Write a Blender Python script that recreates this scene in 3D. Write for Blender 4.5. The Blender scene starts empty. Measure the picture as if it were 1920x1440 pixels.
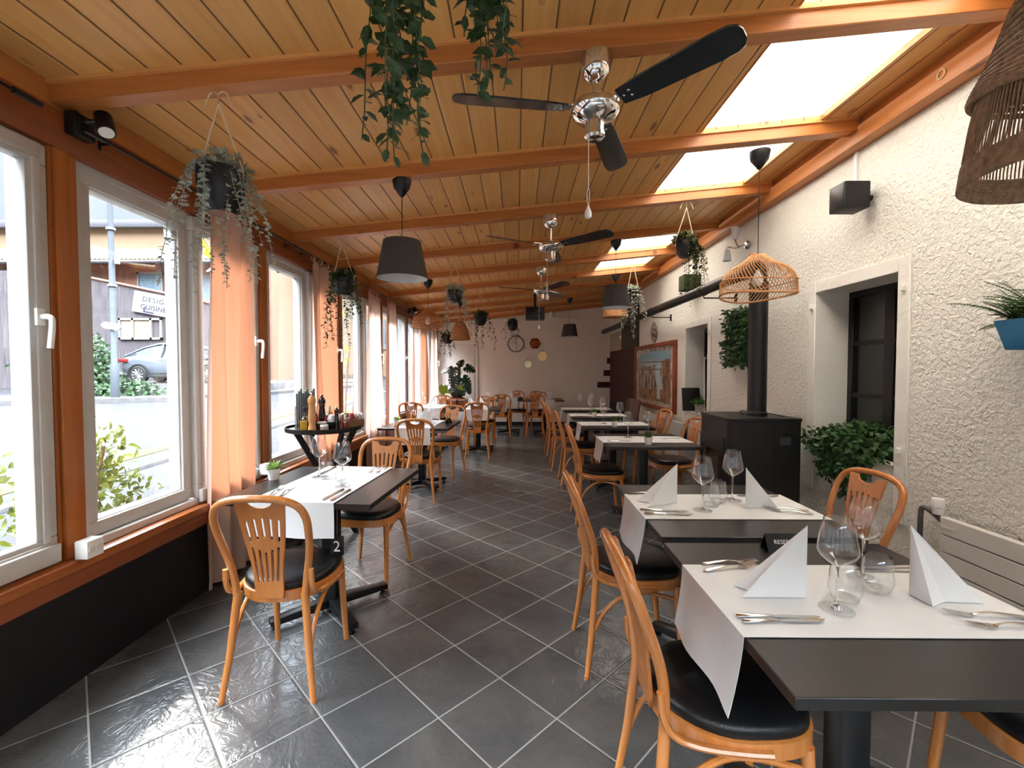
import bpy, bmesh, math, random
from math import pi, sin, cos, radians as R
from mathutils import Vector as V, Matrix as Mx

C = bpy.context.scene.collection
S = bpy.context.scene
rnd = random.Random(7)

# ------------------------------------------------------------------ camera, sky, sun, exposure
cam = bpy.data.objects.new('camera', bpy.data.cameras.new('camera')); C.objects.link(cam)
cam.data.sensor_width = 36; cam.data.lens = 841.6/1920*36; cam.data.clip_start = .02; cam.data.clip_end = 400
cam.location = (0, 0, 1.40); cam.rotation_euler = (pi/2-.031, 0, .0101)
S.camera = cam
S.view_settings.view_transform = 'Standard'; S.view_settings.look = 'None'
S.view_settings.gamma = 1; S.view_settings.use_curve_mapping = False
S.view_settings.exposure = 2.7
S.cycles.max_bounces = 12; S.cycles.diffuse_bounces = 6; S.cycles.glossy_bounces = 4
S.cycles.transmission_bounces = 8; S.cycles.transparent_max_bounces = 24
S.cycles.caustics_reflective = False; S.cycles.caustics_refractive = False
S.cycles.use_denoising = True; S.cycles.sample_clamp_indirect = 6

w = bpy.data.worlds.new('sky'); S.world = w; w.use_nodes = True
wn = w.node_tree.nodes; wl = w.node_tree.links; wn.clear()
wo = wn.new('ShaderNodeOutputWorld'); wb = wn.new('ShaderNodeBackground')
wt = wn.new('ShaderNodeTexCoord'); wz = wn.new('ShaderNodeTexNoise'); wr = wn.new('ShaderNodeValToRGB')
wz.inputs['Scale'].default_value = 2.2; wz.inputs['Detail'].default_value = 5
wr.color_ramp.elements[0].position = .38; wr.color_ramp.elements[0].color = (.50, .62, .78, 1)
wr.color_ramp.elements[1].position = .66; wr.color_ramp.elements[1].color = (.95, .97, 1.0, 1)
wl.new(wt.outputs['Generated'], wz.inputs['Vector']); wl.new(wz.outputs['Fac'], wr.inputs['Fac'])
ws = wn.new('ShaderNodeSeparateXYZ'); wl.new(wt.outputs['Generated'], ws.inputs[0])      # overcast sky: brighter overhead
wm = wn.new('ShaderNodeMapRange'); wl.new(ws.outputs[2], wm.inputs['Value'])
for k_, v_ in (('From Min', .40), ('From Max', .62), ('To Min', .22), ('To Max', 7.2)): wm.inputs[k_].default_value = v_
wl.new(wr.outputs['Color'], wb.inputs['Color']); wl.new(wm.outputs[0], wb.inputs['Strength'])
wl.new(wb.outputs['Background'], wo.inputs['Surface'])

sun = bpy.data.objects.new('sun', bpy.data.lights.new('sun', 'SUN')); C.objects.link(sun)
sun.data.energy = 1.7; sun.data.angle = R(12); sun.data.color = (1, .95, .88)
sun.rotation_euler = V((.60, -.58, -.55)).to_track_quat('-Z', 'Y').to_euler()   # hazy sun ahead on the left, over the street

# ------------------------------------------------------------------ mesh builder
class MB:
    def __init__(s): s.v = []; s.f = []; s.mi = []; s.cur = 0
    def add(s, vs, fs, M=None):
        o = len(s.v)
        s.v += [tuple(M @ V(p)) if M is not None else tuple(p) for p in vs]
        s.f += [tuple(i+o for i in f) for f in fs]; s.mi += [s.cur]*len(fs); return s
    def box(s, c, d, M=None):
        x, y, z = c; a, b, h = d[0]/2, d[1]/2, d[2]/2
        vs = [(x+i*a, y+j*b, z+k*h) for k in (-1, 1) for j in (-1, 1) for i in (-1, 1)]
        return s.add(vs, [(0,2,3,1),(4,5,7,6),(0,1,5,4),(2,6,7,3),(0,4,6,2),(1,3,7,5)], M)
    def bb(s, x0, x1, y0, y1, z0, z1, M=None):
        return s.box(((x0+x1)/2, (y0+y1)/2, (z0+z1)/2), (x1-x0, y1-y0, z1-z0), M)
    def tube(s, pts, r, n=8, M=None, caps=True, sq=1.0, closed=False, ref=None):
        pts = [V(p) for p in pts]; m = len(pts); rr = list(r) if isinstance(r, (list, tuple)) else [r]*m
        if len(rr) != m: q = len(rr)-1; rr = [rr[min(int(i*q/(m-1)), q-1)]*(1-(i*q/(m-1)-min(int(i*q/(m-1)), q-1)))+rr[min(int(i*q/(m-1)), q-1)+1]*(i*q/(m-1)-min(int(i*q/(m-1)), q-1)) for i in range(m)]
        vs = []; pu = None
        for i, p in enumerate(pts):
            if closed: t = pts[(i+1) % m]-pts[i-1]
            else: t = pts[min(i+1, m-1)]-pts[max(i-1, 0)]
            t.normalize()
            if pu is None:
                u = V(ref) if ref else (V((0, 0, 1)) if abs(t.z) < .9 else V((1, 0, 0)))
            else: u = pu
            u = (u-t*u.dot(t)).normalized(); pu = u; b = t.cross(u)
            for k in range(n):
                a = 2*pi*k/n; vs.append(p+u*(cos(a)*rr[i])+b*(sin(a)*rr[i]*sq))
        fs = []
        for i in range(m if closed else m-1):
            j = (i+1) % m
            for k in range(n): fs.append((i*n+k, i*n+(k+1) % n, j*n+(k+1) % n, j*n+k))
        if caps and not closed: fs += [tuple(range(n-1, -1, -1)), tuple((m-1)*n+k for k in range(n))]
        return s.add(vs, fs, M)
    def lathe(s, prof, n=24, M=None, cap0=True, cap1=False, off=(0, 0, 0)):
        vs = []; fs = []
        for r, z in prof:
            for k in range(n): vs.append((off[0]+r*cos(2*pi*k/n), off[1]+r*sin(2*pi*k/n), off[2]+z))
        m = len(prof)
        for i in range(m-1):
            for k in range(n): fs.append((i*n+k, i*n+(k+1) % n, (i+1)*n+(k+1) % n, (i+1)*n+k))
        if cap0: fs.append(tuple(range(n-1, -1, -1)))
        if cap1: fs.append(tuple((m-1)*n+k for k in range(n)))
        return s.add(vs, fs, M)
    def grid(s, fn, nu, nv, M=None):
        vs = [fn(i/nu, j/nv) for j in range(nv+1) for i in range(nu+1)]
        fs = [(j*(nu+1)+i, j*(nu+1)+i+1, (j+1)*(nu+1)+i+1, (j+1)*(nu+1)+i) for j in range(nv) for i in range(nu)]
        return s.add(vs, fs, M)
    def prism(s, poly, z0, z1, M=None):
        n = len(poly); vs = [(x, y, z0) for x, y in poly]+[(x, y, z1) for x, y in poly]
        return s.add(vs, [tuple(range(n-1, -1, -1)), tuple(range(n, 2*n))]+[(i, (i+1) % n, n+(i+1) % n, n+i) for i in range(n)], M)
    def leaf(s, p, d, nrm, L, W, M=None, bend=.15, k=.45):
        p = V(p); d = V(d).normalized(); nrm = V(nrm); b = d.cross(nrm)
        if b.length < 1e-4: b = d.orthogonal()
        b.normalize(); nrm = b.cross(d)
        dn = -nrm*bend*L
        vs = [p, p+d*L*k*.5+b*W*.38+nrm*.06*L, p+d*L*k*.5-b*W*.38+nrm*.06*L, p+d*L*k, p+d*L*(k+.12)+b*W*.5+nrm*.05*L+dn*.3, p+d*L*(k+.12)-b*W*.5+nrm*.05*L+dn*.3, p+d*L+dn]
        return s.add(vs, [(0, 1, 3), (0, 3, 2), (1, 4, 3), (2, 3, 5), (3, 4, 6), (3, 6, 5)], M)
    def build(s, name, mats, parent=None, smooth=40, bevel=0, seg=2, solid=0, sub=0):
        me = bpy.data.meshes.new(name); me.from_pydata(s.v, [], s.f)
        mats = mats if isinstance(mats, (list, tuple)) else [mats]
        for m in mats: me.materials.append(m)
        if len(mats) > 1: me.polygons.foreach_set('material_index', s.mi)
        b = bmesh.new(); b.from_mesh(me)
        if bevel:
            es = [e for e in b.edges if len(e.link_faces) == 2 and e.calc_face_angle(0) > .5]
            bmesh.ops.bevel(b, geom=es, offset=bevel, segments=seg, affect='EDGES', profile=.5, clamp_overlap=True)
        if solid: bmesh.ops.solidify(b, geom=b.faces[:], thickness=solid)
        else: bmesh.ops.recalc_face_normals(b, faces=b.faces[:])
        b.to_mesh(me); b.free()
        o = bpy.data.objects.new(name, me); C.objects.link(o)
        if parent is not None: o.parent = parent
        if smooth:
            me.polygons.foreach_set('use_smooth', [True]*len(me.polygons)); me.set_sharp_from_angle(angle=R(smooth))
        if sub:
            m = o.modifiers.new('sub', 'SUBSURF'); m.levels = m.render_levels = sub
        return o

def thing(name, label, cat, loc=(0, 0, 0), rz=0, group=None):
    o = bpy.data.objects.new(name, None); C.objects.link(o); o.empty_display_size = .1
    o.location = loc; o.rotation_euler = (0, 0, rz); o['label'] = label; o['category'] = cat
    if group: o['group'] = group
    return o
def tag(o, label, cat, group=None, loc=None, rz=None):
    o['label'] = label; o['category'] = cat
    if group: o['group'] = group
    if loc is not None: o.location = loc
    if rz is not None: o.rotation_euler = (0, 0, rz)
    return o
def struct(o): o['kind'] = 'structure'; return o
def dup(root, label, loc, rz=0, group=None, cat=None):
    r = root.copy(); C.objects.link(r); r.location = loc; r.rotation_euler = (0, 0, rz); r['label'] = label
    if group: r['group'] = group
    for ch in list(root.children):
        c = ch.copy(); C.objects.link(c); c.parent = r
        for g in list(ch.children):
            d = g.copy(); C.objects.link(d); d.parent = c
    return r
class Maker:                                            # first call places the original, later calls copy it
    def __init__(s, o, group): s.o = o; s.group = group; s.used = False
    def __call__(s, label, loc, rz=0, group=None):
        g = group or s.group
        if s.used: return dup(s.o, label, loc, rz, g)
        s.used = True; s.o['label'] = label; s.o['group'] = g; s.o.location = loc; s.o.rotation_euler = (0, 0, rz); return s.o
def chaikin(pts, n=2, closed=False):
    pts = [V(p) for p in pts]
    for _ in range(n):
        q = [] if closed else [pts[0]]
        m = len(pts)
        for i in range(m if closed else m-1):
            a, b = pts[i], pts[(i+1) % m]; q += [a*.75+b*.25, a*.25+b*.75]
        if not closed: q.append(pts[-1])
        pts = q
    return pts

# ------------------------------------------------------------------ materials
def nodes(name):
    m = bpy.data.materials.new(name); m.use_nodes = True; nt = m.node_tree
    return m, nt, nt.nodes['Principled BSDF'], nt.nodes['Material Output']
def N(nt, t, **kw):
    n = nt.nodes.new('ShaderNode'+t)
    for k, v in kw.items():
        if k.startswith('i_'):
            key = k[2:]; key = int(key) if key.isdigit() else key.replace('_', ' ')
            if isinstance(v, bpy.types.NodeSocket): nt.links.new(v, n.inputs[key])
            else: n.inputs[key].default_value = v
        else: setattr(n, k, v)
    return n
def mth(nt, op, a, b=None, c=None):
    n = nt.nodes.new('ShaderNodeMath'); n.operation = op
    for i, v in enumerate((a, b, c)):
        if v is None: continue
        if isinstance(v, bpy.types.NodeSocket): nt.links.new(v, n.inputs[i])
        else: n.inputs[i].default_value = v
    return n.outputs[0]
def mix(nt, f, a, b, mode='MIX'):
    n = nt.nodes.new('ShaderNodeMix'); n.data_type = 'RGBA'; n.blend_type = mode
    for i, v in ((0, f), (6, a), (7, b)):
        if isinstance(v, bpy.types.NodeSocket): nt.links.new(v, n.inputs[i])
        else: n.inputs[i].default_value = v if i == 0 else (*v[:3], 1)
    return n.outputs[2]
def ramp(nt, f, stops):
    n = nt.nodes.new('ShaderNodeValToRGB'); e = n.color_ramp.elements
    e[0].position = stops[0][0]; e[1].position = stops[-1][0]
    for p, c in stops[1:-1]: e.new(p)
    for q, (p, c) in zip(sorted(e, key=lambda q: q.position), stops): q.color = (*c[:3], 1)
    nt.links.new(f, n.inputs['Fac']); return n.outputs['Color']
def coords(nt, scale=(1, 1, 1), rot=(0, 0, 0), loc=(0, 0, 0)):
    t = N(nt, 'TexCoord'); m = N(nt, 'Mapping', i_Vector=t.outputs['Object'], i_Scale=scale, i_Rotation=rot, i_Location=loc)
    return m.outputs['Vector']
def bump(nt, bs, h, dist=.01, st=1.0):
    b = N(nt, 'Bump', i_Height=h, i_Distance=dist, i_Strength=st); nt.links.new(b.outputs['Normal'], bs.inputs['Normal'])
def P(name, col, rough=.5, metal=0, var=.12, sc=12, stretch=(1, 1, 1), bmp=0, bsc=None, spec=.38, coat=0, trans=0, emis=None):
    m, nt, bs, out = nodes(name)
    v = coords(nt, stretch); n = N(nt, 'TexNoise', i_Vector=v, i_Scale=sc, i_Detail=4.0)
    c = ramp(nt, n.outputs['Fac'], [(.3, tuple(x*(1-var) for x in col)), (.7, tuple(min(1, x*(1+var)) for x in col))])
    nt.links.new(c, bs.inputs['Base Color']); bs.inputs['Roughness'].default_value = rough; bs.inputs['Metallic'].default_value = metal
    bs.inputs['Specular IOR Level'].default_value = spec; bs.inputs['Coat Weight'].default_value = coat; bs.inputs['Coat Roughness'].default_value = .12
    if bmp:
        b = N(nt, 'TexNoise', i_Vector=v, i_Scale=bsc or sc*3, i_Detail=4.0); bump(nt, bs, b.outputs['Fac'], bmp, 1)
    if trans:
        t = N(nt, 'BsdfTranslucent', i_Color=c); a = N(nt, 'MixShader', i_0=trans, i_1=bs.outputs[0], i_2=t.outputs[0]); nt.links.new(a.outputs[0], out.inputs[0])
    if emis: bs.inputs['Emission Color'].default_value = (*emis[0], 1); bs.inputs['Emission Strength'].default_value = emis[1]
    return m
def wood(name, axis, c1, c2, dark, rough=.45, plank=0, off=0, knots=.5, coat=0, gsc=1):
    """grain along axis; plank>0 adds tongue and groove boards of that width across x"""
    m, nt, bs, out = nodes(name)
    t = N(nt, 'TexCoord'); sx = N(nt, 'SeparateXYZ', i_Vector=t.outputs['Object'])
    ax = 'XYZ'.index(axis); o1, o2 = [i for i in range(3) if i != ax]
    al, a, b = sx.outputs[ax], sx.outputs[o1], sx.outputs[o2]
    rv = None
    if plank:
        q = mth(nt, 'DIVIDE', mth(nt, 'ADD', a, off), plank); idx = mth(nt, 'FLOOR', q); fr = mth(nt, 'FRACT', q)
        wnn = N(nt, 'TexWhiteNoise', noise_dimensions='1D', i_W=idx); rv = wnn.outputs['Value']
        al = mth(nt, 'ADD', al, mth(nt, 'MULTIPLY', rv, 17.0))
    g = N(nt, 'CombineXYZ', i_0=mth(nt, 'MULTIPLY', al, 1.3*gsc), i_1=mth(nt, 'MULTIPLY', a, 26*gsc), i_2=mth(nt, 'MULTIPLY', b, 26*gsc))
    n1 = N(nt, 'TexNoise', i_Vector=g.outputs[0], i_Scale=1.0, i_Detail=5.0, i_Distortion=.6)
    col = ramp(nt, n1.outputs['Fac'], [(.25, c1), (.75, c2)])
    if rv is not None:
        col = mix(nt, mth(nt, 'MULTIPLY', rv, .38), col, tuple(x*.62 for x in c1))
    if knots:
        k = N(nt, 'CombineXYZ', i_0=mth(nt, 'MULTIPLY', al, 3.0*gsc), i_1=mth(nt, 'MULTIPLY', a, 9.0*gsc), i_2=mth(nt, 'MULTIPLY', b, 3*gsc))
        vo = N(nt, 'TexVoronoi', i_Vector=k.outputs[0], i_Scale=1.0)
        sc = N(nt, 'SeparateColor', i_Color=vo.outputs['Color'])
        size = mth(nt, 'MULTIPLY', mth(nt, 'GREATER_THAN', sc.outputs[0], 1-knots), mth(nt, 'MULTIPLY_ADD', sc.outputs[1], .10, .05))
        kn = mth(nt, 'LESS_THAN', vo.outputs['Distance'], size)
        halo = mth(nt, 'LESS_THAN', vo.outputs['Distance'], mth(nt, 'MULTIPLY', size, 1.5))
        col = mix(nt, mth(nt, 'MULTIPLY', halo, .28), col, dark); col = mix(nt, mth(nt, 'MULTIPLY', kn, .8), col, dark)
    h = n1.outputs['Fac']
    if plank:
        e = mth(nt, 'MINIMUM', fr, mth(nt, 'SUBTRACT', 1.0, fr)); gr = mth(nt, 'LESS_THAN', e, .028)
        col = mix(nt, mth(nt, 'MULTIPLY', gr, .85), col, tuple(x*.35 for x in dark))
        sm = N(nt, 'MapRange', i_Value=e, i_From_Min=0.0, i_From_Max=.06); h = mth(nt, 'MULTIPLY_ADD', n1.outputs['Fac'], .06, sm.outputs[0])
    nt.links.new(col, bs.inputs['Base Color']); bs.inputs['Roughness'].default_value = rough
    bs.inputs['Coat Weight'].default_value = coat; bs.inputs['Coat Roughness'].default_value = .2
    bump(nt, bs, h, .006 if plank else .002, .6)
    return m
def glass(name, tint=(1, 1, 1), base=.04, edge=.0):
    """thin clear glass: mirror reflection by angle over straight-through transmission"""
    m, nt, bs, out = nodes(name); nt.nodes.remove(bs)
    lw = N(nt, 'LayerWeight', i_Blend=.5); f = mth(nt, 'MULTIPLY_ADD', mth(nt, 'POWER', lw.outputs['Facing'], 5.0), .9, base)
    if edge: f = mth(nt, 'ADD', f, mth(nt, 'MULTIPLY', mth(nt, 'POWER', lw.outputs['Facing'], 4.0), edge*.8))
    f = mth(nt, 'MINIMUM', f, 1.0)
    tc = mix(nt, mth(nt, 'POWER', lw.outputs['Facing'], 5.0), tint, tuple(x*(1-edge*1.25) for x in tint)) if edge else (*tint, 1)
    t = N(nt, 'BsdfTransparent', i_Color=tc); g = N(nt, 'BsdfGlossy', i_Color=(1, 1, 1, 1), i_Roughness=.02)
    a = N(nt, 'MixShader', i_0=f, i_1=t.outputs[0], i_2=g.outputs[0]); nt.links.new(a.outputs[0], out.inputs[0])
    return m

W = dict(
    ceil=wood('pine_boards', 'Y', (.68, .335, .092), (.82, .475, .16), (.17, .055, .014), .42, plank=.145, off=.12, knots=.58),
    rafter=wood('stained_beam', 'X', (.38, .128, .030), (.54, .200, .052), (.12, .028, .008), .38, knots=.45),
    batten=wood('pale_batten', 'X', (.60, .27, .08), (.72, .37, .12), (.17, .05, .012), .6, knots=0),
    purlin=wood('stained_purlin', 'Y', (.40, .138, .034), (.57, .220, .060), (.13, .03, .008), .42, knots=.4),
    post=wood('stained_post', 'Z', (.34, .100, .020), (.48, .155, .036), (.10, .022, .006), .36, knots=.35),
    sill=wood('stained_sill', 'Y', (.26, .070, .018), (.38, .115, .030), (.08, .02, .006), .28, knots=.3),
    dark=wood('dark_plate', 'Y', (.20, .050, .014), (.29, .075, .022), (.06, .015, .005), .4, knots=.4),
    chair=wood('beech_orange', 'Z', (.44, .150, .031), (.56, .215, .052), (.22, .07, .018), .24, knots=0, coat=.5, gsc=1.6),
    splat=wood('plywood_orange', 'Z', (.41, .140, .028), (.51, .190, .043), (.22, .07, .018), .3, knots=0, coat=.3, gsc=1.3),
    mill=wood('light_beech', 'Z', (.55, .28, .10), (.66, .37, .15), (.3, .13, .04), .4, knots=0, gsc=2),
    wicker=P('rattan', (.56, .27, .10), .55, var=.3, sc=40), straw=None,
    rope=P('grey_brown_cord', (0.3000, 0.1875, 0.1125), .8, var=.35, sc=60, bmp=.004, bsc=160),
    white_pvc=P('white_window_pvc', (.55, .535, .51), .35, var=.03),
    white=P('white_plastic', (.80, .79, .76), .4, var=.03), black=P('black_metal', (0.0054, 0.0054, 0.0059), .38, var=.3),
    blackm=P('matt_black', (0.0072, 0.0067, 0.0067), .55, var=.25), stove=P('stove_black', (0.0090, 0.0086, 0.0086), .42, var=.2, sc=6),
    leather=P('black_leatherette', (.006, .006, .0065), .34, var=.2, bmp=.0006, bsc=300, spec=.3),
    top=P('anthracite_laminate', (0.0130, 0.0112, 0.0098), .30, var=.10, sc=4, spec=.5), chrome=P('chrome', (.75, .74, .72), .07, 1, var=.02),
    steel=P('cutlery_steel', (.62, .58, .54), .16, 1, var=.05), grey_shade=P('grey_lamp_fabric', (0.0510, 0.0450, 0.0408), .8, var=.12, sc=60, bmp=.0006, bsc=500),
    shade_in=P('white_lamp_lining', (.62, .63, .65), .7, var=.03), blade=P('fan_blade_black', (.016, .020, .022), .12, var=.2, coat=.6),
    blade_g=P('fan_blade_silver', (.34, .34, .35), .25, .2, var=.1, coat=.3),
    cloth=P('white_runner', (.76, .775, .77), .8, var=.03, sc=8, bmp=.0008, bsc=240, trans=.15), napkin=P('white_napkin', (.88, .89, .885), .8, var=.02, sc=8, bmp=.0005, bsc=200, trans=.12),
    pot_black=P('black_pot', (0.0081, 0.0081, 0.0090), .35, var=.2), pot_grey=P('grey_pot', (0.0450, 0.0480, 0.0540), .5, var=.2), pot_white=P('white_pot', (.82, .80, .76), .35, var=.03),
    cord=P('cream_cord', (.66, .53, .37), .8, var=.1), bulb=P('white_bulb', (.85, .84, .80), .2, var=.02),
    euca=P('eucalyptus_leaf', (.38, .42, .35), .55, var=.3, sc=30, trans=.2), ivy=P('ivy_leaf', (.042, .105, .026), .45, var=.5, sc=20, trans=.2),
    vine=P('dark_vine_leaf', (.036, .070, .022), .4, var=.5, sc=25, trans=.1), fern=P('fern_leaf', (.050, .130, .024), .45, var=.4, sc=20, trans=.2),
    box_ivy=P('hanging_ivy_leaf', (.075, .085, .030), .45, var=.5, sc=25, trans=.15),
    succ=P('succulent', (.30, .46, .12), .4, var=.35, sc=20, trans=.2), grass=P('grass_tuft', (.13, .22, .045), .5, var=.4, sc=30, trans=.2),
    monst=P('monstera_leaf', (.016, .052, .030), .3, var=.4, sc=12, trans=.08), monst_l=P('young_monstera_leaf', (.28, .42, .05), .35, var=.2, sc=12, trans=.35),
    stem=P('plant_stem', (.10, .12, .045), .6, var=.3), coir=P('coir_pole', (.22, .145, .075), .9, var=.3, sc=60, bmp=.003),
    blue=P('blue_planter', (.030, .20, .38), .5, var=.06), green_box=P('grass_cube', (.035, .05, .016), .9, var=.5, sc=60, bmp=.004),
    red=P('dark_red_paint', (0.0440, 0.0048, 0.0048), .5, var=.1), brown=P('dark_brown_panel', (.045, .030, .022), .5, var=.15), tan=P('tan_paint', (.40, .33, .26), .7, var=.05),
    blackwall=P('black_painted_wall', (0.0060, 0.0060, 0.0066), .55, var=.3, sc=4), clayred=P('frame_red_wood', (.26, .055, .022), .4, var=.2),
    oil=P('olive_oil', (.46, .30, .02), .12, var=.1), ketch=P('red_sauce', (.22, .015, .012), .25, var=.15), orange=P('orange_sauce', (.85, .28, .03), .25, var=.1),
    darkmill=P('dark_mill_wood', (0.0099, 0.0049, 0.0040), .22, var=.3, coat=.5), boxwood=P('condiment_box_wood', (.23, .12, .05), .6, var=.2, stretch=(1, 8, 8)),
    paper=P('paper_packets', (.55, .42, .30), .7, var=.35, sc=60), redpaper=P('red_packets', (.42, .05, .06), .6, var=.3, sc=60), menu=P('grey_menu', (.05, .058, .058), .6, var=.2),
    brass=P('gold_mirror', (.86, .85, .50), .15, .45, var=.05), copper=P('copper_mirror', (.55, .22, .12), .06, 1, var=.05), clock=P('clock_face', (.72, .68, .60), .3, .0, var=.2, sc=9),  # gold_mirror: pale base colour stands in for a bright window reflection
    stone=P('stone_planter', (.40, .33, .28), .8, var=.15), brownleather=P('brown_leather', (.10, .045, .03), .4, var=.2), copperpipe=P('painted_pipe', (.13, .12, .12), .45, .5, var=.4),
    radiator=P('radiator_white', (.66, .65, .60), .35, var=.02), ring=P('light_wood_ring', (.62, .42, .22), .5, var=.1))
W['straw'] = P('woven_straw', (.46, .22, .085), .7, var=.45, sc=8, stretch=(2, 2, 30), bmp=.003, bsc=40, trans=.15)
W['pane'] = glass('window_glass', (.97, .98, .98)); W['glass'] = glass('drinking_glass', (.985, .99, .99), base=.085, edge=.66)
W['tumbler'] = glass('tumbler_glass', (.955, .965, .965), base=.09, edge=.8)
W['flat_glass'] = glass('glass_foot', (.975, .98, .98), base=.07, edge=.12)
m_, nt_, bs_, out_ = nodes('solid_glass'); bs_.inputs['Transmission Weight'].default_value = 1; bs_.inputs['Roughness'].default_value = .01; bs_.inputs['IOR'].default_value = 1.5; bs_.inputs['Base Color'].default_value = (.97, .98, .98, 1); W['solid'] = m_

def plaster(name, col, sc, dist):
    m, nt, bs, out = nodes(name); v = coords(nt)
    n1 = N(nt, 'TexNoise', i_Vector=v, i_Scale=sc, i_Detail=3.0, i_Roughness=.55, i_Distortion=.5)
    n2 = N(nt, 'TexNoise', i_Vector=v, i_Scale=1.3, i_Detail=3.0)
    c = ramp(nt, n2.outputs['Fac'], [(.3, tuple(x*.94 for x in col)), (.7, col)])
    nt.links.new(c, bs.inputs['Base Color']); bs.inputs['Roughness'].default_value = .85
    r = N(nt, 'MapRange', i_Value=n1.outputs['Fac'], i_From_Min=.35, i_From_Max=.65); bump(nt, bs, r.outputs[0], dist, .9)
    return m
W['plaster'] = plaster('rough_white_plaster', (.80, .785, .70), 40, .0065)
W['smooth'] = plaster('smooth_white_plaster', (.80, .78, .71), 9, .003)
W['farwall'] = plaster('taupe_wall_paint', (.84, .79, .705), 14, .001)

def floor_mat():
    m, nt, bs, out = nodes('slate_tiles')
    v = coords(nt, rot=(0, 0, R(45)), loc=(0, 0, 0)); sx = N(nt, 'SeparateXYZ', i_Vector=v)
    # grid passes through the corner measured at (-0.789, 2.712); pitch .336
    ux = (-.789-2.712)*math.sqrt(.5); uy = (-.789+2.712)*math.sqrt(.5); p = .336
    q1 = mth(nt, 'DIVIDE', mth(nt, 'SUBTRACT', sx.outputs[0], ux), p); q2 = mth(nt, 'DIVIDE', mth(nt, 'SUBTRACT', sx.outputs[1], uy), p)
    f1, f2 = mth(nt, 'FRACT', q1), mth(nt, 'FRACT', q2)
    e = mth(nt, 'MINIMUM', mth(nt, 'MINIMUM', f1, mth(nt, 'SUBTRACT', 1.0, f1)), mth(nt, 'MINIMUM', f2, mth(nt, 'SUBTRACT', 1.0, f2)))
    gr = mth(nt, 'LESS_THAN', e, .0095)
    ci = N(nt, 'CombineXYZ', i_0=mth(nt, 'FLOOR', q1), i_1=mth(nt, 'FLOOR', q2)); wn_ = N(nt, 'TexWhiteNoise', noise_dimensions='3D', i_Vector=ci.outputs[0])
    v2 = N(nt, 'VectorMath', operation='ADD', i_0=v, i_1=wn_.outputs['Color'])
    n1 = N(nt, 'TexNoise', i_Vector=v2.outputs[0], i_Scale=3.5, i_Detail=6.0, i_Roughness=.6, i_Distortion=.4)
    col = ramp(nt, n1.outputs['Fac'], [(.3, (.040, .041, .041)), (.8, (.092, .086, .077))])
    col = mix(nt, mth(nt, 'MULTIPLY', wn_.outputs['Value'], .35), col, (.060, .064, .070))
    col = mix(nt, gr, col, (.21, .20, .185))
    nt.links.new(col, bs.inputs['Base Color'])
    rr = N(nt, 'MapRange', i_Value=n1.outputs['Fac'], i_From_Min=.2, i_From_Max=.85, i_To_Min=.17, i_To_Max=.30)
    nt.links.new(mth(nt, 'MAXIMUM', rr.outputs[0], mth(nt, 'MULTIPLY', gr, .8)), bs.inputs['Roughness'])
    n3 = N(nt, 'TexNoise', i_Vector=v2.outputs[0], i_Scale=9.0, i_Detail=4.0, i_Distortion=2.2)
    n4 = N(nt, 'TexNoise', i_Vector=v2.outputs[0], i_Scale=2.2, i_Detail=2.0)
    ridge = mth(nt, 'ABSOLUTE', mth(nt, 'SUBTRACT', n3.outputs['Fac'], .5))
    edge = N(nt, 'MapRange', i_Value=e, i_From_Min=.006, i_From_Max=.03)
    h = mth(nt, 'ADD', mth(nt, 'MULTIPLY', mth(nt, 'POWER', ridge, .7), 1.5), mth(nt, 'ADD', mth(nt, 'MULTIPLY', n4.outputs['Fac'], .8), mth(nt, 'MULTIPLY', edge.outputs[0], .6)))
    bump(nt, bs, h, .004, .6)
    return m
W['floor'] = floor_mat()
def skylight_mat():
    m, nt, bs, out = nodes('translucent_skylight'); v = coords(nt, (.6, 1.6, 1), rot=(0, 0, .5))
    n = N(nt, 'TexNoise', i_Vector=v, i_Scale=2.0, i_Detail=3.0)
    c = ramp(nt, n.outputs['Fac'], [(.3, (.56, .50, .44)), (.6, (.66, .61, .55))])
    t = N(nt, 'BsdfTranslucent', i_Color=c); d = N(nt, 'BsdfDiffuse', i_Color=(.7, .66, .6, 1))
    a = N(nt, 'MixShader', i_0=.15, i_1=t.outputs[0], i_2=d.outputs[0]); nt.links.new(a.outputs[0], out.inputs[0]); nt.nodes.remove(bs)
    return m
W['sky'] = skylight_mat()
def curtain_mat(name, base, tr, amt):
    m, nt, bs, out = nodes(name); v = coords(nt, (40, 40, .3)); n = N(nt, 'TexNoise', i_Vector=v, i_Scale=1.0, i_Detail=3.0)
    c = ramp(nt, n.outputs['Fac'], [(.3, tuple(x*.9 for x in base)), (.7, base)])
    d = N(nt, 'BsdfDiffuse', i_Color=c); t = N(nt, 'BsdfTranslucent', i_Color=(*tr, 1))
    a = N(nt, 'MixShader', i_0=amt, i_1=d.outputs[0], i_2=t.outputs[0]); nt.links.new(a.outputs[0], out.inputs[0]); nt.nodes.remove(bs); return m
W['curtain'] = curtain_mat('apricot_curtain', (.62, .47, .39), (.85, .33, .17), .20)
W['curtain2'] = curtain_mat('blush_curtain', (.70, .53, .45), (.92, .62, .50), .5)

# ------------------------------------------------------------------ setting: room shell
XL, XR, YF, YB = -2.0, 2.38, 11.4, -1.25
def cz(x): return 2.638+.1056*(x+2)           # underside of the boards
def ry(k, x): return 2.03+1.03*(k-1)+.025*x   # rafter centre line
struct(MB().bb(-2.3, 2.42, YB, YF+.1, -.1, 0).build('floor', W['floor'], smooth=0))
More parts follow.
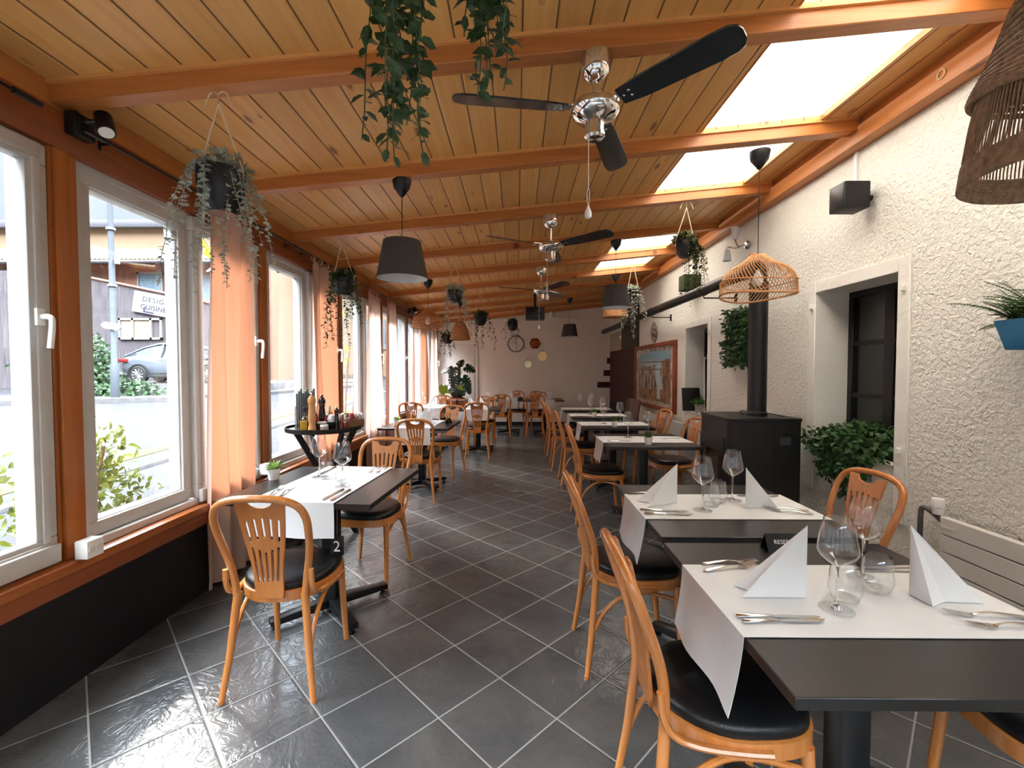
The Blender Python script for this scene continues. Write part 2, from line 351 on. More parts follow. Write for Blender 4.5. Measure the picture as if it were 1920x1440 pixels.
# ceiling boards with four skylight openings (plus two unseen ones added overhead for fill light)
SKX0, SKX1 = 1.225, 2.025
bays = [(.055, .995), (1.085, 2.025), (2.115, 3.055), (3.145, 4.085), (5.205, 6.145), (6.235, 7.175)]
def slab(mb, x0, x1, y0, y1, t=.03):
    mb.add([(x0, y0, cz(x0)), (x1, y0, cz(x1)), (x1, y1, cz(x1)), (x0, y1, cz(x0)), (x0, y0, cz(x0)+t), (x1, y0, cz(x1)+t), (x1, y1, cz(x1)+t), (x0, y1, cz(x0)+t)],
           [(0, 1, 2, 3), (4, 7, 6, 5), (0, 4, 5, 1), (1, 5, 6, 2), (2, 6, 7, 3), (3, 7, 4, 0)])
cb = MB(); slab(cb, -2.35, SKX0, YB-.1, YF+.1); slab(cb, SKX1, 2.45, YB-.1, YF+.1)
ys = [YB-.1]+[v for b in bays for v in b]+[YF+.1]
for i in range(0, len(ys), 2): slab(cb, SKX0, SKX1, ys[i], ys[i+1])
struct(cb.build('ceiling', W['ceil'], smooth=0))
for i, (a, b) in enumerate(bays):
    sk = MB(); slab(sk, SKX0-.02, SKX1+.02, a-.02, b+.02, .006); sk.v = [(x, y, z+.032) for x, y, z in sk.v]
    struct(sk.build('window_%d' % (i+20), W['sky'], smooth=0))
    tr = MB()
    for x in (SKX0, SKX1): tr.bb(x-.004, x+.004, a, b, cz(x)-.004, cz(x)+.034)
    struct(tr.build('trim_%d' % (i+20), W['rafter'], smooth=0))
# rafters, each a beam with a paler batten on each side
for k in range(-1, 11):
    rb = MB(); bt = MB(); hw = .042
    for x0, x1 in ((-2.0, 2.30),):
        a = [(x0, ry(k, x0)-hw), (x1, ry(k, x1)-hw), (x1, ry(k, x1)+hw), (x0, ry(k, x0)+hw)]
        rb.add([(x, y, cz(x)-.09) for x, y in a]+[(x, y, cz(x)+.002) for x, y in a], [(0, 3, 2, 1), (4, 5, 6, 7), (0, 1, 5, 4), (1, 2, 6, 5), (2, 3, 7, 6), (3, 0, 4, 7)])
        for sgn in (-1, 1):
            d0, d1 = sorted((sgn*hw, sgn*(hw+.016)))
            a = [(x0, ry(k, x0)+d0), (x1-.02, ry(k, x1)+d0), (x1-.02, ry(k, x1)+d1), (x0, ry(k, x0)+d1)]
            bt.add([(x, y, cz(x)-.016) for x, y in a]+[(x, y, cz(x)+.002) for x, y in a], [(0, 3, 2, 1), (4, 5, 6, 7), (0, 1, 5, 4), (1, 2, 6, 5), (2, 3, 7, 6), (3, 0, 4, 7)])
    if ry(k, 0) < YF: o = struct(rb.build('rafter', W['rafter'], bevel=.004, seg=1)); bt.build('batten', W['batten'], o, smooth=0)
# purlin along the right wall, blocking boards above it, plate and blocking on the left
struct(MB().bb(2.28, 2.40, YB, YF, 2.92, 3.035).build('trim_1', W['purlin'], bevel=.006))
struct(MB().bb(2.305, 2.40, YB, YF, 3.035, 3.13).build('trim_2', W['purlin'], smooth=0))
struct(MB().bb(-2.03, -2.0, YB, YF, 2.53, 2.65).build('trim_3', W['purlin'], smooth=0))
struct(MB().bb(-2.16, -1.985, YB, YF, 2.36, 2.53).build('trim_4', W['dark'], bevel=.006))
struct(MB().bb(-2.3, -2.03, YB, YF, 2.53, 2.67).build('trim_5', W['dark'], smooth=0))
# left wall: black dado, sill, posts, windows
struct(MB().bb(-2.25, -1.97, YB, YF, 0, .455).build('wall_left', W['blackwall'], smooth=0))
struct(MB().bb(-2.30, -1.93, YB, YF, .515, .56).build('trim_6', W['sill'], bevel=.006))
struct(MB().bb(-2.25, -1.945, YB, YF, .435, .515).build('trim_7', W['dark'], bevel=.004))
posts = [1.985+1.55*k for k in range(-2, 7)]
for i, y in enumerate(posts):
    pm = MB(); pm.bb(-2.16, -2.0, y-.065, y+.065, .56, 2.37); pm.bb(-2.0, -1.982, y-.05, y+.02, .56, 2.36)
    struct(pm.build('trim_%d' % (30+i), W['post'], bevel=.004, seg=1))
def sash(mb, x0, x1, y0, y1, z0, z1, w):
    mb.bb(x0, x1, y0, y1, z0, z0+w); mb.bb(x0, x1, y0, y1, z1-w, z1); mb.bb(x0, x1, y0, y0+w, z0+w, z1-w); mb.bb(x0, x1, y1-w, y1, z0+w, z1-w)
hm = MB(); hm.box((.004, 0, 0), (.012, .032, .07)); hm.tube(chaikin([(.01, 0, .0), (.05, 0, .002), (.058, 0, -.02), (.052, -.008, -.13)], 2), [.011]*2+[.012]*20, 8, sq=.8)
handle_me = None
def window(i, y0, y1):
    global handle_me
    ym = y0+(y1-y0)*.505
    f = MB(); sash(f, -2.15, -2.02, y0, y1, .56, 2.365, .035); f.bb(-2.02, -1.995, y0, y1, .56, .60)
    fr = struct(f.build('window_%d' % i, W['white_pvc'], bevel=.004, seg=1))
    a = MB(); sash(a, -2.10, -2.03, y0+.02, ym, .60, 2.34, .068); sash(a, -2.115, -2.045, y0+.06, ym-.045, .645, 2.295, .03)
    a.build('window_sash', W['white_pvc'], fr, bevel=.005)
    b = MB(); sash(b, -2.04, -1.99, ym-.005, y1-.012, .60, 2.345, .085); sash(b, -1.995, -1.98, ym+.03, y1-.045, .635, 2.31, .03); b.bb(-1.99, -1.965, ym, y1-.02, .575, .655)
    b.build('window_sash', W['white_pvc'], fr, bevel=.005)
    for xa, ya, yb in ((-2.07, y0+.08, ym-.06), (-2.02, ym+.07, y1-.08)):
        g = MB(); g.bb(xa-.002, xa+.002, ya, yb, .665, 2.275); g.build('window_pane', W['pane'], fr, smooth=0)
    if handle_me is None:
        h = hm.build('window_handle', W['white'], fr, bevel=0); handle_me = h.data
    else:
        h = bpy.data.objects.new('window_handle', handle_me); C.objects.link(h); h.parent = fr
    h.location = (-1.979, y1-.070, 1.62)
for i in range(len(posts)-1): window(i+1, posts[i]+.067, posts[i+1]-.067)
# far wall, back wall with added unseen glazing, right wall with two deep window niches
fw = MB(); fw.bb(-2.3, 2.6, YF, YF+.12, -.1, 3.2)
struct(fw.build('wall_far', W['farwall'], smooth=0))
struct(MB().bb(-2.0, 2.38, YF-.015, YF, 0, .085).build('baseboard_far', W['blackm'], smooth=0))
bw = MB(); bw.bb(-2.3, 2.6, YB-.1, YB, -.1, .45); bw.bb(-2.3, 2.6, YB-.1, YB, 2.45, 3.25); bw.bb(-2.3, -1.8, YB-.1, YB, .45, 2.45); bw.bb(2.2, 2.6, YB-.1, YB, .45, 2.45)
for x in (-.5, .85): bw.bb(x-.12, x+.12, YB-.1, YB, .45, 2.45)
bw.bb(-1.8, 2.2, YB-.1, YB, .45, .9)
struct(bw.build('wall_back', W['farwall'], smooth=0))
g = MB(); g.bb(-1.8, 2.2, YB-.06, YB-.055, .45, 2.45); struct(g.build('window_40', W['pane'], smooth=0))  # unseen glazing, added behind the camera to let in more daylight
n1 = (2.825, 3.60, .80, 2.013); n2 = (5.60, 6.33, .83, 1.98)
rw = MB(); yy = [YB-.1, n1[0], n1[1], n2[0], n2[1], YF+.1]
for a, b in ((0, 1), (2, 3), (4, 5)): rw.bb(2.38, 2.70, yy[a], yy[b], -.1, 3.2)
for n in (n1, n2): rw.bb(2.38, 2.70, n[0], n[1], -.1, n[2]); rw.bb(2.38, 2.70, n[0], n[1], n[3], 3.2)
struct(rw.build('wall_right', W['plaster'], smooth=0))
for i, n in enumerate((n1, n2)):
    s_ = MB(); e = .085; y0, y1, z0, z1 = n
    s_.bb(2.366, 2.381, y0-e, y0, z0-.35, z1+e); s_.bb(2.366, 2.381, y1, y1+e, z0-.35, z1+e); s_.bb(2.366, 2.381, y0, y1, z1, z1+e)
    s_.bb(2.366, 2.655, y0-.004, y0+.004, z0, z1); s_.bb(2.366, 2.655, y1-.004, y1+.004, z0, z1); s_.bb(2.366, 2.655, y0, y1, z1-.004, z1+.004); s_.bb(2.366, 2.655, y0, y1, z0-.004, z0+.004)
    for yh in (y0-.045, y1+.03):
        for zh in (z0+.1, z1-.11): s_.bb(2.345, 2.37, yh-.012, yh+.012, zh-.02, zh+.02)
    struct(s_.build('trim_%d' % (40+i), W['smooth'], bevel=.003, seg=1))
    f = MB(); sash(f, 2.63, 2.69, y0, y1, z0, z1, .05)
    ymid = (y0+y1)/2; f.bb(2.635, 2.685, ymid-.045, ymid+.045, z0, z1)
    for k in (1, 2): z = z0+(z1-z0)*k/3; f.bb(2.64, 2.68, y0, y1, z-.018, z+.018)
    fr = struct(f.build('window_%d' % (50+i), W['black'], bevel=.004, seg=1))
    g = MB(); g.bb(2.655, 2.66, y0, y1, z0, z1); g.build('window_pane', W['pane'], fr, smooth=0)
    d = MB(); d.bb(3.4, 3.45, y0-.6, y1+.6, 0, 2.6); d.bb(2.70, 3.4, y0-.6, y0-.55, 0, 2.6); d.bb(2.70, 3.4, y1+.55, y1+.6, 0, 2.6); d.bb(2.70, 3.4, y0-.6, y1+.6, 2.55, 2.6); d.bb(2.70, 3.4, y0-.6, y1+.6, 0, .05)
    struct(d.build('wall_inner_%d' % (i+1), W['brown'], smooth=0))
# dark end of the right wall: red lower field, brown panel, tan strip, brick steps on the far wall
e_ = MB(); e_.bb(2.366, 2.381, 8.75, YF, .62, 1.86); struct(e_.build('trim_50', W['red'], smooth=0))
e_ = MB(); e_.bb(2.366, 2.381, 8.75, YF, .0, .62); struct(e_.build('trim_51', W['blackwall'], smooth=0))
e_ = MB(); e_.bb(2.355, 2.381, 8.75, 10.15, 1.86, 2.92); struct(e_.build('trim_52', W['brown'], smooth=0))
e_ = MB(); e_.bb(2.362, 2.381, 10.15, YF, 1.86, 2.30); struct(e_.build('trim_53', W['tan'], smooth=0))
e_ = MB()
for x0, z0, z1 in ((2.288, 1.561, 1.709), (2.205, 1.25, 1.399), (2.049, .953, 1.101)): e_.bb(x0, 2.38, YF-.008, YF, z0, z1)
struct(e_.build('trim_54', W['red'], smooth=0))
# door in the far wall
d = MB(); d.bb(-1.86, -.985, YF-.03, YF, 0, 2.13); f0 = struct(d.build('door_1', W['white'], bevel=.004, seg=1))
d = MB(); d.bb(-1.78, -1.06, YF-.045, YF-.028, .02, 2.06); d.build('door_leaf', W['white'], f0, bevel=.006)
d = MB(); d.bb(-1.76, -1.74, YF-.055, YF-.04, 1.72, 1.82); d.build('door_hinge', W['steel'], f0)

# ------------------------------------------------------------------ street outside
def gz(y): return -.25+.038*max(0, y-2)
O = dict(asphalt=P('asphalt', spec=.05, col=(0.0312, 0.0312, 0.0323), rough=.9, var=.15, sc=3, bmp=.004, bsc=60), yellow=P('yellow_road_paint', spec=.05, col=(0.1012, 0.0783, 0.0164), rough=.8, var=.1), kerb=P('kerb_stone', (0.1040, 0.0985, 0.0958), .85, var=.2, sc=5),
    walk=P('pavement', (0.0460, 0.0460, 0.0476), .9, var=.15, sc=4), peach=P('peach_render', (0.2257, 0.1457, 0.0910), .85, var=.05, sc=1), cream=P('cream_render', (0.2100, 0.1676, 0.1163), .85, var=.06, sc=1),
    clad=P('red_larch_cladding', (0.2006, 0.0882, 0.0540), .8, var=.4, sc=4, stretch=(5, 5, .25)), dclad=P('weathered_dark_cladding', (0.0704, 0.0592, 0.0632), .85, var=.5, sc=4, stretch=(5, 5, .2)),
    tiles=P('mossy_roof_tiles', (0.1474, 0.1231, 0.0790), .9, var=.5, sc=6, bmp=.02), metal=P('grey_metal_fascia', (0.0760, 0.0760, 0.0836), .5, var=.1), sign=P('white_sign', (0.2336, 0.2266, 0.2402), .5, var=.02), letter=P('grey_letters', (.035, .035, .045), .6, var=.1),
    pole=P('galvanised_pole', (0.0575, 0.0651, 0.0728), .5, .3, var=.1), hedge=P('ivy_hedge_leaf', (0.0350, 0.0714, 0.0266), .6, var=.5, sc=4, trans=.2), bush=P('variegated_leaf', (0.1026, 0.1163, 0.0167), .5, var=.6, sc=7, trans=.3),
    yleaf=P('autumn_leaf', (0.310, 0.250, 0.025), .5, var=.3, sc=5, trans=.4), car=P('grey_blue_car_paint', (0.1543, 0.1710, 0.2075), .28, .35, var=.03, coat=.8), carglass=P('car_glass', (.03, .035, .045), .08, var=.1), tyre=P('tyre', (.02, .02, .02), .8, var=.1),
    alloy=P('alloy', (0.300, 0.300, 0.310), .3, .6, var=.05), tail=P('tail_light', (.25, .02, .02), .2, var=.1), shutter=P('grey_shutter', (0.120, 0.135, 0.145), .7, var=.1), wglass=P('house_glass', (.12, .17, .20), .1, var=.3), frame=P('pale_window_frame', (0.1778, 0.1696, 0.1587), .6, var=.05),
    drift=P('weathered_carved_wood', (0.130, 0.107, 0.085), .85, var=.4, sc=20, stretch=(1, 1, .2), bmp=.006), wallstone=P('low_stone_wall', (0.0836, 0.0760, 0.0760), .9, var=.4, sc=2, bmp=.02), trunk=P('bark', (.16, .11, .07), .9, var=.4, sc=10))
g = MB(); g.add([(-2.3, -30, gz(0)), (-2.3, 2, gz(2)), (-2.3, 90, gz(90)), (-70, -30, gz(0)), (-70, 2, gz(2)), (-70, 90, gz(90))], [(0, 1, 4, 3), (1, 2, 5, 4)])
struct(g.build('ground', O['asphalt'], smooth=0))
def strip_on_road(name, pts, wdt, t, m):
    mb = MB(); a = [V((x, y, 0)) for x, y in pts]
    for i in range(len(a)-1):
        d = (a[i+1]-a[i]).normalized(); n = V((-d.y, d.x, 0))*wdt/2
        q = [a[i]+n, a[i]-n, a[i+1]-n, a[i+1]+n]
        vs = [(p.x, p.y, gz(p.y)+.002) for p in q]+[(p.x, p.y, gz(p.y)+t) for p in q]
        mb.add(vs, [(3, 2, 1, 0), (4, 5, 6, 7), (0, 1, 5, 4), (1, 2, 6, 5), (2, 3, 7, 6), (3, 0, 4, 7)])
    return struct(mb.build(name, m, smooth=0))
strip_on_road('road_marking', [(-6.4, -3), (-6.4, 2), (-6.55, 20)], .35, .012, O['yellow'])
strip_on_road('kerb', [(-5.6, -3), (-5.6, 2), (-5.75, 20)], .14, .05, O['kerb'])
strip_on_road('pavement', [(-22, 15.0), (-12.2, 17.4), (-9, 24)], 2.6, .12, O['walk'])
strip_on_road('pavement', [(-20, 25), (-9, 27)], 3.0, .10, O['walk'])
strip_on_road('kerb', [(-22, 13.6), (-11.8, 16.1)], .25, .16, O['kerb'])
mb = MB(); mb.bb(-17.6, -10.5, 17.7, 24, -.2, .86); struct(mb.build('parking_terrace', O['wallstone'], bevel=.03))

def house(name, label, cat='building'): return thing(name, label, cat)
h1 = house('workshop_building', 'timber clad and peach rendered workshop across the street with tiled roof')
m_ = MB(); m_.bb(-40, -14.5, 26, 40, 0, 9.6); m_.build('upper_wall', O['peach'], h1, smooth=0)
m_ = MB(); m_.bb(-41, -14, 25.6, 41, 9.55, 9.95); m_.build('roof_fascia', O['metal'], h1, bevel=.02)
m_ = MB(); m_.bb(-40, -14.2, 24.4, 26, 0, 7.2); m_.build('clad_wall', O['clad'], h1, smooth=0)
m_ = MB(); m_.add([(-40, 23.6, 7.15), (-14, 23.6, 7.15), (-14, 26.1, 8.35), (-40, 26.1, 8.35)], [(0, 1, 2, 3)])
m_.build('roof', O['tiles'], h1, smooth=0, solid=.12)
m_ = MB()
for k in range(110): m_.tube([(-39.8+k*.235, 23.62, 7.2), (-39.8+k*.235, 26.05, 8.4)], .09, 6)
m_.build('roof_tiles', O['tiles'], h1)
m_ = MB(); m_.tube([(-40, 23.5, 7.08), (-14, 23.5, 7.08)], .09, 8); m_.build('gutter', O['metal'], h1)
for x0, x1, z0, z1 in ((-20.6, -19.2, 5.3, 6.7), (-17.6, -15.9, 4.3, 6.55), (-24.6, -23.2, 5.3, 6.7)):
    f = MB(); sash(f, x0-.02, x1, 24.3, 24.42, z0, z1, .09) if 0 else None
    f.bb(x0, x0+.1, 24.3, 24.42, z0, z1); f.bb(x1-.1, x1, 24.3, 24.42, z0, z1); f.bb(x0, x1, 24.3, 24.42, z1-.1, z1); f.bb(x0, x1, 24.3, 24.42, z0, z0+.1)
    f = f.build('window_frame', O['frame'], h1); q = MB(); q.bb(x0+.1, x1-.1, 24.35, 24.4, z0+.1, z1-.1); q.build('window_glass', O['wglass'], f)
m_ = MB(); pr = [(-40, 0), (-13.6, 0), (-13.6, 4.35), (-16.99, 5.09), (-21.4, 6.0), (-23.0, 6.3), (-40, 6.3)]
m_.add([(x, 22, z) for x, z in pr]+[(x, 24.4, z) for x, z in pr], [tuple(range(7)), tuple(range(13, 6, -1))]+[(i, i+7, (i+1) % 7+7, (i+1) % 7) for i in range(7)])
m_.build('ramp_wall', O['dclad'], h1, smooth=0)
m_ = MB(); m_.tube([(-23, 21.97, 6.3), (-21.4, 21.97, 6.02), (-16.99, 21.97, 5.11), (-13.6, 21.97, 4.37)], .07, 4); m_.build('wall_coping', O['clad'], h1)
f = MB(); f.bb(-19.55, -17.4, 21.9, 22.02, 2.9, 3.0); f.bb(-19.55, -17.4, 21.9, 22.02, 3.85, 3.95); f.bb(-19.55, -19.45, 21.9, 22.02, 2.9, 3.95); f.bb(-17.5, -17.4, 21.9, 22.02, 2.9, 3.95); f.bb(-18.9, -18.8, 21.9, 22.02, 2.9, 3.95); f.bb(-18.0, -17.9, 21.9, 22.02, 2.9, 3.95)
f = f.build('window_frame', O['frame'], h1); q = MB(); q.bb(-19.5, -18.0, 21.95, 22.0, 2.95, 3.9); q.build('window_glass', O['cream'], f)
sg = thing('wall_sign', 'white sign board with grey lettering on the dark timber wall across the street', 'sign', (-16.6, 21.93, 4.40), 0)
sg.rotation_euler = (0, R(10.5), 0)
m_ = MB(); m_.bb(-2.2, .15, -.05, .03, -.52, .50); m_.build('sign_board', O['sign'], sg, bevel=.01)
def text(body, size, loc, rot, mat, parent, name='lettering', depth=.004, align='CENTER', sp=1.0):
    c = bpy.data.curves.new(name, 'FONT'); c.body = body; c.size = size; c.extrude = depth; c.align_x = align; c.space_character = sp
    t = bpy.data.objects.new(name, c); C.objects.link(t); bpy.context.view_layer.update()
    me = bpy.data.meshes.new_from_object(t.evaluated_get(bpy.context.evaluated_depsgraph_get())); bpy.data.objects.remove(t)
    me.materials.clear(); me.materials.append(mat)
    o = bpy.data.objects.new(name, me); C.objects.link(o); o.location = loc; o.rotation_euler = rot
    if parent: o.parent = parent
    return o
text('DESIGN', .34, (-1.06, -.06, .07), (pi/2, 0, 0), O['letter'], sg, align='CENTER', sp=1.25)
text('CUISINES', .34, (-1.06, -.06, -.31), (pi/2, 0, 0), O['letter'], sg, align='CENTER', sp=1.05)
m_ = MB(); m_.bb(-1.62, -1.54, -.065, -.05, -.46, -.2); m_.bb(-1.54, -1.1, -.065, -.05, -.46, -.39); m_.build('corner_mark', O['letter'], sg)

h2 = house('corner_house', 'tall cream rendered house at the street corner seen through the second bay of windows')
m_ = MB(); m_.bb(-13.95, -11.9, 30, 42, 0, 9.5); m_.bb(-17.2, -13.95, 30, 30.01, 0, 1) if 0 else None; m_.build('wall', O['cream'], h2, smooth=0)
m_ = MB(); m_.bb(-13.98, -11.8, 29.9, 42, .0, 1.1); m_.build('plinth', O['wallstone'], h2, smooth=0)
h3 = house('shuttered_house', 'peach house with grey shutters further up the street')
m_ = MB(); m_.bb(-11.6, -7.0, 33, 45, 0, 9); m_.build('wall', O['peach'], h3, smooth=0)
for z in (2.9, 7.2):
    for x in (-10.6, -8.4):
        f = MB(); f.bb(x-.5, x+.5, 32.94, 33.02, z, z+2.2); f = f.build('window', O['wglass'], h3)
        q = MB(); q.bb(x-1.0, x-.5, 32.9, 33, z, z+2.2); q.build('shutter', O['shutter'], f); q = MB(); q.bb(x+.5, x+1.0, 32.9, 33, z, z+2.2); q.build('shutter', O['shutter'], f)
h4 = house('terrace_house', 'pale house at the far end of the street behind the small tree')
m_ = MB(); m_.bb(-6.8, -2.5, 37, 45, 0, 7); m_.build('wall', O['frame'], h4, smooth=0)
m_ = MB(); m_.bb(-7.0, -2.3, 36.7, 45, 7, 7.4); m_.build('roof_edge', O['metal'], h4, smooth=0)

# car on the terrace, seen from the side, nose to the right
car = thing('car', 'grey blue hatchback car parked across the street below the sign', 'car', (-16.2, 19.0, .86))
def loft(mb, secs):
    n = len(secs[0]); vs = [p for s_ in secs for p in s_]
    fs = [tuple(range(n-1, -1, -1)), tuple((len(secs)-1)*n+k for k in range(n))]
    for i in range(len(secs)-1):
        for k in range(n): fs.append((i*n+k, i*n+(k+1) % n, (i+1)*n+(k+1) % n, (i+1)*n+k))
    return mb.add(vs, fs)
body = [(.02, .45), (.0, .62), (.06, .95), (.2, 1.12), (.75, 1.17), (1.7, 1.05), (3.1, .98), (4.2, .92), (4.62, .78), (4.74, .55), (4.66, .3), (.3, .28)]
def inset(poly, dx, dz): return [((x-2.4)*dx+2.4, (z-.7)*dz+.7) for x, z in poly]
bm_ = MB(); loft(bm_, [[(x, y, z) for x, z in inset(body, a, b)] for y, a, b in ((-.93, .965, .9), (-.86, 1, 1), (.86, 1, 1), (.93, .965, .9))]); bm_.build('body', O['car'], car, sub=1, smooth=60)
cabn = [(.28, 1.08), (.95, 1.44), (1.6, 1.60), (2.3, 1.60), (2.9, 1.42), (3.75, .98)]
bm_ = MB(); loft(bm_, [[(x, y*(1 if z < 1.2 else .80), z) for x, z in cabn] for y in (-.84, .84)]); bm_.build('greenhouse', O['carglass'], car, smooth=20)
bm_ = MB()
for y in (-.70, .70): bm_.tube([(.2, y*1.18, 1.1), (.95, y, 1.46), (1.6, y, 1.61), (2.3, y, 1.61), (2.9, y, 1.43), (3.75, y*1.2, 1.0)], .035, 6)
bm_.add([(.95, -.7, 1.47), (1.6, -.7, 1.63), (2.3, -.7, 1.63), (2.9, -.7, 1.45), (.95, .7, 1.47), (1.6, .7, 1.63), (2.3, .7, 1.63), (2.9, .7, 1.45)], [(0, 1, 5, 4), (1, 2, 6, 5), (2, 3, 7, 6)])
bm_.tube([(1.75, -.72, 1.6), (1.72, -.85, 1.08)], .03, 6); bm_.build('roof_frame', O['car'], car)
bm_ = MB(); bm_.bb(.02, .42, -.95, -.80, .86, 1.0); bm_.build('tail_light', O['tail'], car, bevel=.03)
bm_ = MB(); bm_.bb(.2, 4.6, -.955, -.90, .24, .36); bm_.build('side_skirt', O['tyre'], car, bevel=.02)
for x in (.86, 3.75):
    wv = MB(); Mw = Mx.Translation((x, -.90, .35)) @ Mx.Rotation(pi/2, 4, 'X')
    wv.lathe([(.2, -.1), (.34, -.1), (.36, -.05), (.36, .06), (.33, .1), (.25, .1)], 28, Mw); t_ = wv.build('wheel', O['tyre'], car)
    rm = MB(); rm.lathe([(.25, .085), (.235, .09), (.22, .06)], 28, Mw, cap0=False)
    rm.lathe([(.0, .095), (.06, .09), (.06, .05)], 14, Mw, cap0=False)
    for k in range(10): rm.tube([Mw @ V((.03*cos(k*pi/5), .03*sin(k*pi/5), .07)), Mw @ V((.23*cos(k*pi/5+.1), .23*sin(k*pi/5+.1), .08))], [.03, .035], 4)
    rm.build('rim', O['alloy'], t_)
    wa = MB(); wa.tube([(x+.42*cos(a*pi/12), -.93, .35+.42*sin(a*pi/12)) for a in range(0, 13)], .045, 6); wa.build('wheel_arch', O['tyre'], car)
car2 = dup(car, 'dark car parked behind the grey blue car, only its roof showing', (-16.9, 20.97, .86)); car2.name = 'car'
for ch in car2.children:
    if ch.name.startswith(('body', 'roof')): ch.data = ch.data.copy(); ch.data.materials[0] = O['tyre']

lp = thing('lamp_post', 'tall grey lamp post on the pavement with a white direction plate', 'lamp post', (-14.45, 16, gz(16)+.1))
m_ = MB(); m_.tube([(0, 0, 0), (0, 0, 1.2), (0, 0, 1.25), (0, 0, 8.6)], [.13, .13, .10, .08], 14); m_.build('pole', O['pole'], lp)
m_ = MB()
for z in (6.0, 4.0): m_.lathe([(.0, z), (.14, z), (.14, z+.08), (0, z+.08)], 14)
m_.box((.2, 0, 4.9), (.12, .1, .2)); m_.build('bracket', O['frame'], lp)
m_ = MB(); m_.add([(x, y, z) for y in (-.16, -.12) for x, z in ((-.32, 2.62), (-.2, 2.74), (.3, 2.66), (.42, 2.54), (.3, 2.42), (-.2, 2.5))], [(0, 1, 2, 3, 4, 5), (11, 10, 9, 8, 7, 6)]+[(i, i+6, (i+1) % 6+6, (i+1) % 6) for i in range(6)]); m_.build('direction_plate', O['sign'], lp)

def cloud(mb, n, fn, L, Wd, droop=.3, up=.5):
    for _ in range(n):
        p, nd = fn(); d = V((rnd.gauss(0, 1), rnd.gauss(0, 1), rnd.gauss(0, 1)-droop))+nd*1.2
        l = L*rnd.uniform(.7, 1.25); mb.leaf(p, d, nd+V((rnd.gauss(0, .5), rnd.gauss(0, .5), up+rnd.gauss(0, .4))), l, l*Wd)
def ell(c, r, shell=.55):
    def f():
        d = V((rnd.gauss(0, 1), rnd.gauss(0, 1), rnd.gauss(0, 1))).normalized(); k = rnd.uniform(shell, 1)
        return V((c[0]+d.x*r[0]*k, c[1]+d.y*r[1]*k, c[2]+d.z*r[2]*k)), d
    return f
hd = thing('ivy_hedge', 'ivy covered hedge mound beside the lamp post across the street', 'hedge', (-16.0, 17.15, gz(17)))
m_ = MB()
for c, r, n in (((-.75, .3, 1.55), (.75, .6, 1.0), 700), ((-.5, .1, .8), (1.1, .7, .9), 900), ((.6, -.1, .25), (1.9, .6, .45), 700), ((-2.2, .4, 1.2), (1.6, .8, 1.3), 500)): cloud(m_, n, ell(c, r), .19, .6)
m_.build('foliage', O['hedge'], hd, smooth=0)
m_ = MB()
for k in range(6): m_.tube([(-1.8+k*.4, .3, 0), (-1.7+k*.35, .3, 1.2)], .04, 5)
m_.build('stems', O['trunk'], hd)
bs_ = thing('garden_bush', 'yellow green variegated bush just outside the first window', 'bush', (-3.0, 3.0, gz(3)))
m_ = MB()
for c, r, n in (((.02, .08, .95), (.26, .30, .38), 520), ((0, .05, .45), (.36, .42, .45), 420), ((-.15, -.75, .75), (.40, .6, .62), 620), ((.16, .25, .55), (.16, .22, .35), 160)): cloud(m_, n, ell(c, r, .35), .062, .52, droop=-.4)
m_.build('foliage', O['bush'], bs_, smooth=0)
m_ = MB()
for k in range(9): m_.tube([(.03*k-.1, 0, 0), (.07*cos(k*2.1), .07*sin(k*2.1), .4), (.2*cos(k*2.1), .2*sin(k*2.1), 1.1)], .008, 5)
m_.build('stems', O['trunk'], bs_)
def sprig(name, label, base, tip, n, mat, L):
    t = thing(name, label, 'branch', base); m_ = MB(); b = V(tip)-V(base); pts = chaikin([(0, 0, 0), b*.5+V((.05, .1, .1)), b], 2)
    m_.tube(pts, .008, 5); m_.build('twig', O['trunk'], t); m_ = MB()
    for k in range(n): q = pts[int(len(pts)*(k+1)/(n+1))]; m_.leaf(q, (rnd.uniform(-1, 1), rnd.uniform(-.5, 1), rnd.uniform(-1.2, .1)), (rnd.uniform(-1, 1), -.6, .7), L*rnd.uniform(.8, 1.3), L*.75)
    m_.build('leaves', mat, t, smooth=0)
sprig('tree_branch', 'yellow leafed branch hanging in front of the sky at the top of the first window', (-4.2, 4.3, 3.45), (-3.2, 4.15, 2.95), 9, O['yleaf'], .16)
sprig('tree_branch', 'yellow green leafed branch seen in the gap beside the first curtain', (-3.4, 4.75, 2.95), (-3.15, 4.75, 2.0), 16, O['yleaf'], .15)
tr_ = thing('small_tree', 'thin young tree with sparse yellow leaves outside the third bay', 'tree', (-2.95, 7.2, gz(7)))
m_ = MB()
for k in range(5): m_.tube(chaikin([(.05*k-.1, .1*k, 0), (.1*k-.25, .12*k, 1.0), (.2*k-.45, .1*k+.1, 2.3)], 2), .018, 6)
m_.build('stems', O['trunk'], tr_); m_ = MB(); cloud(m_, 90, ell((0, .2, 1.8), (.45, .6, .6), .2), .10, .5); cloud(m_, 60, ell((0, .2, .9), (.45, .6, .5), .2), .09, .5); m_.build('leaves', O['yleaf'], tr_, smooth=0)
df = thing('driftwood_sculpture', 'grey carved driftwood figure standing outside the glass beside the tray table', 'sculpture', (-2.62, 4.15, gz(4.1)))
m_ = MB(); m_.tube(chaikin([(0, 0, 0), (0, 0, .5), (.01, 0, .8), (.02, .01, 1.0), (0, 0, 1.25), (-.01, 0, 1.5)], 2), [.07, .07, .075, .14, .15, .10, .06, .04, .03], 9); m_.build('figure', O['drift'], df)

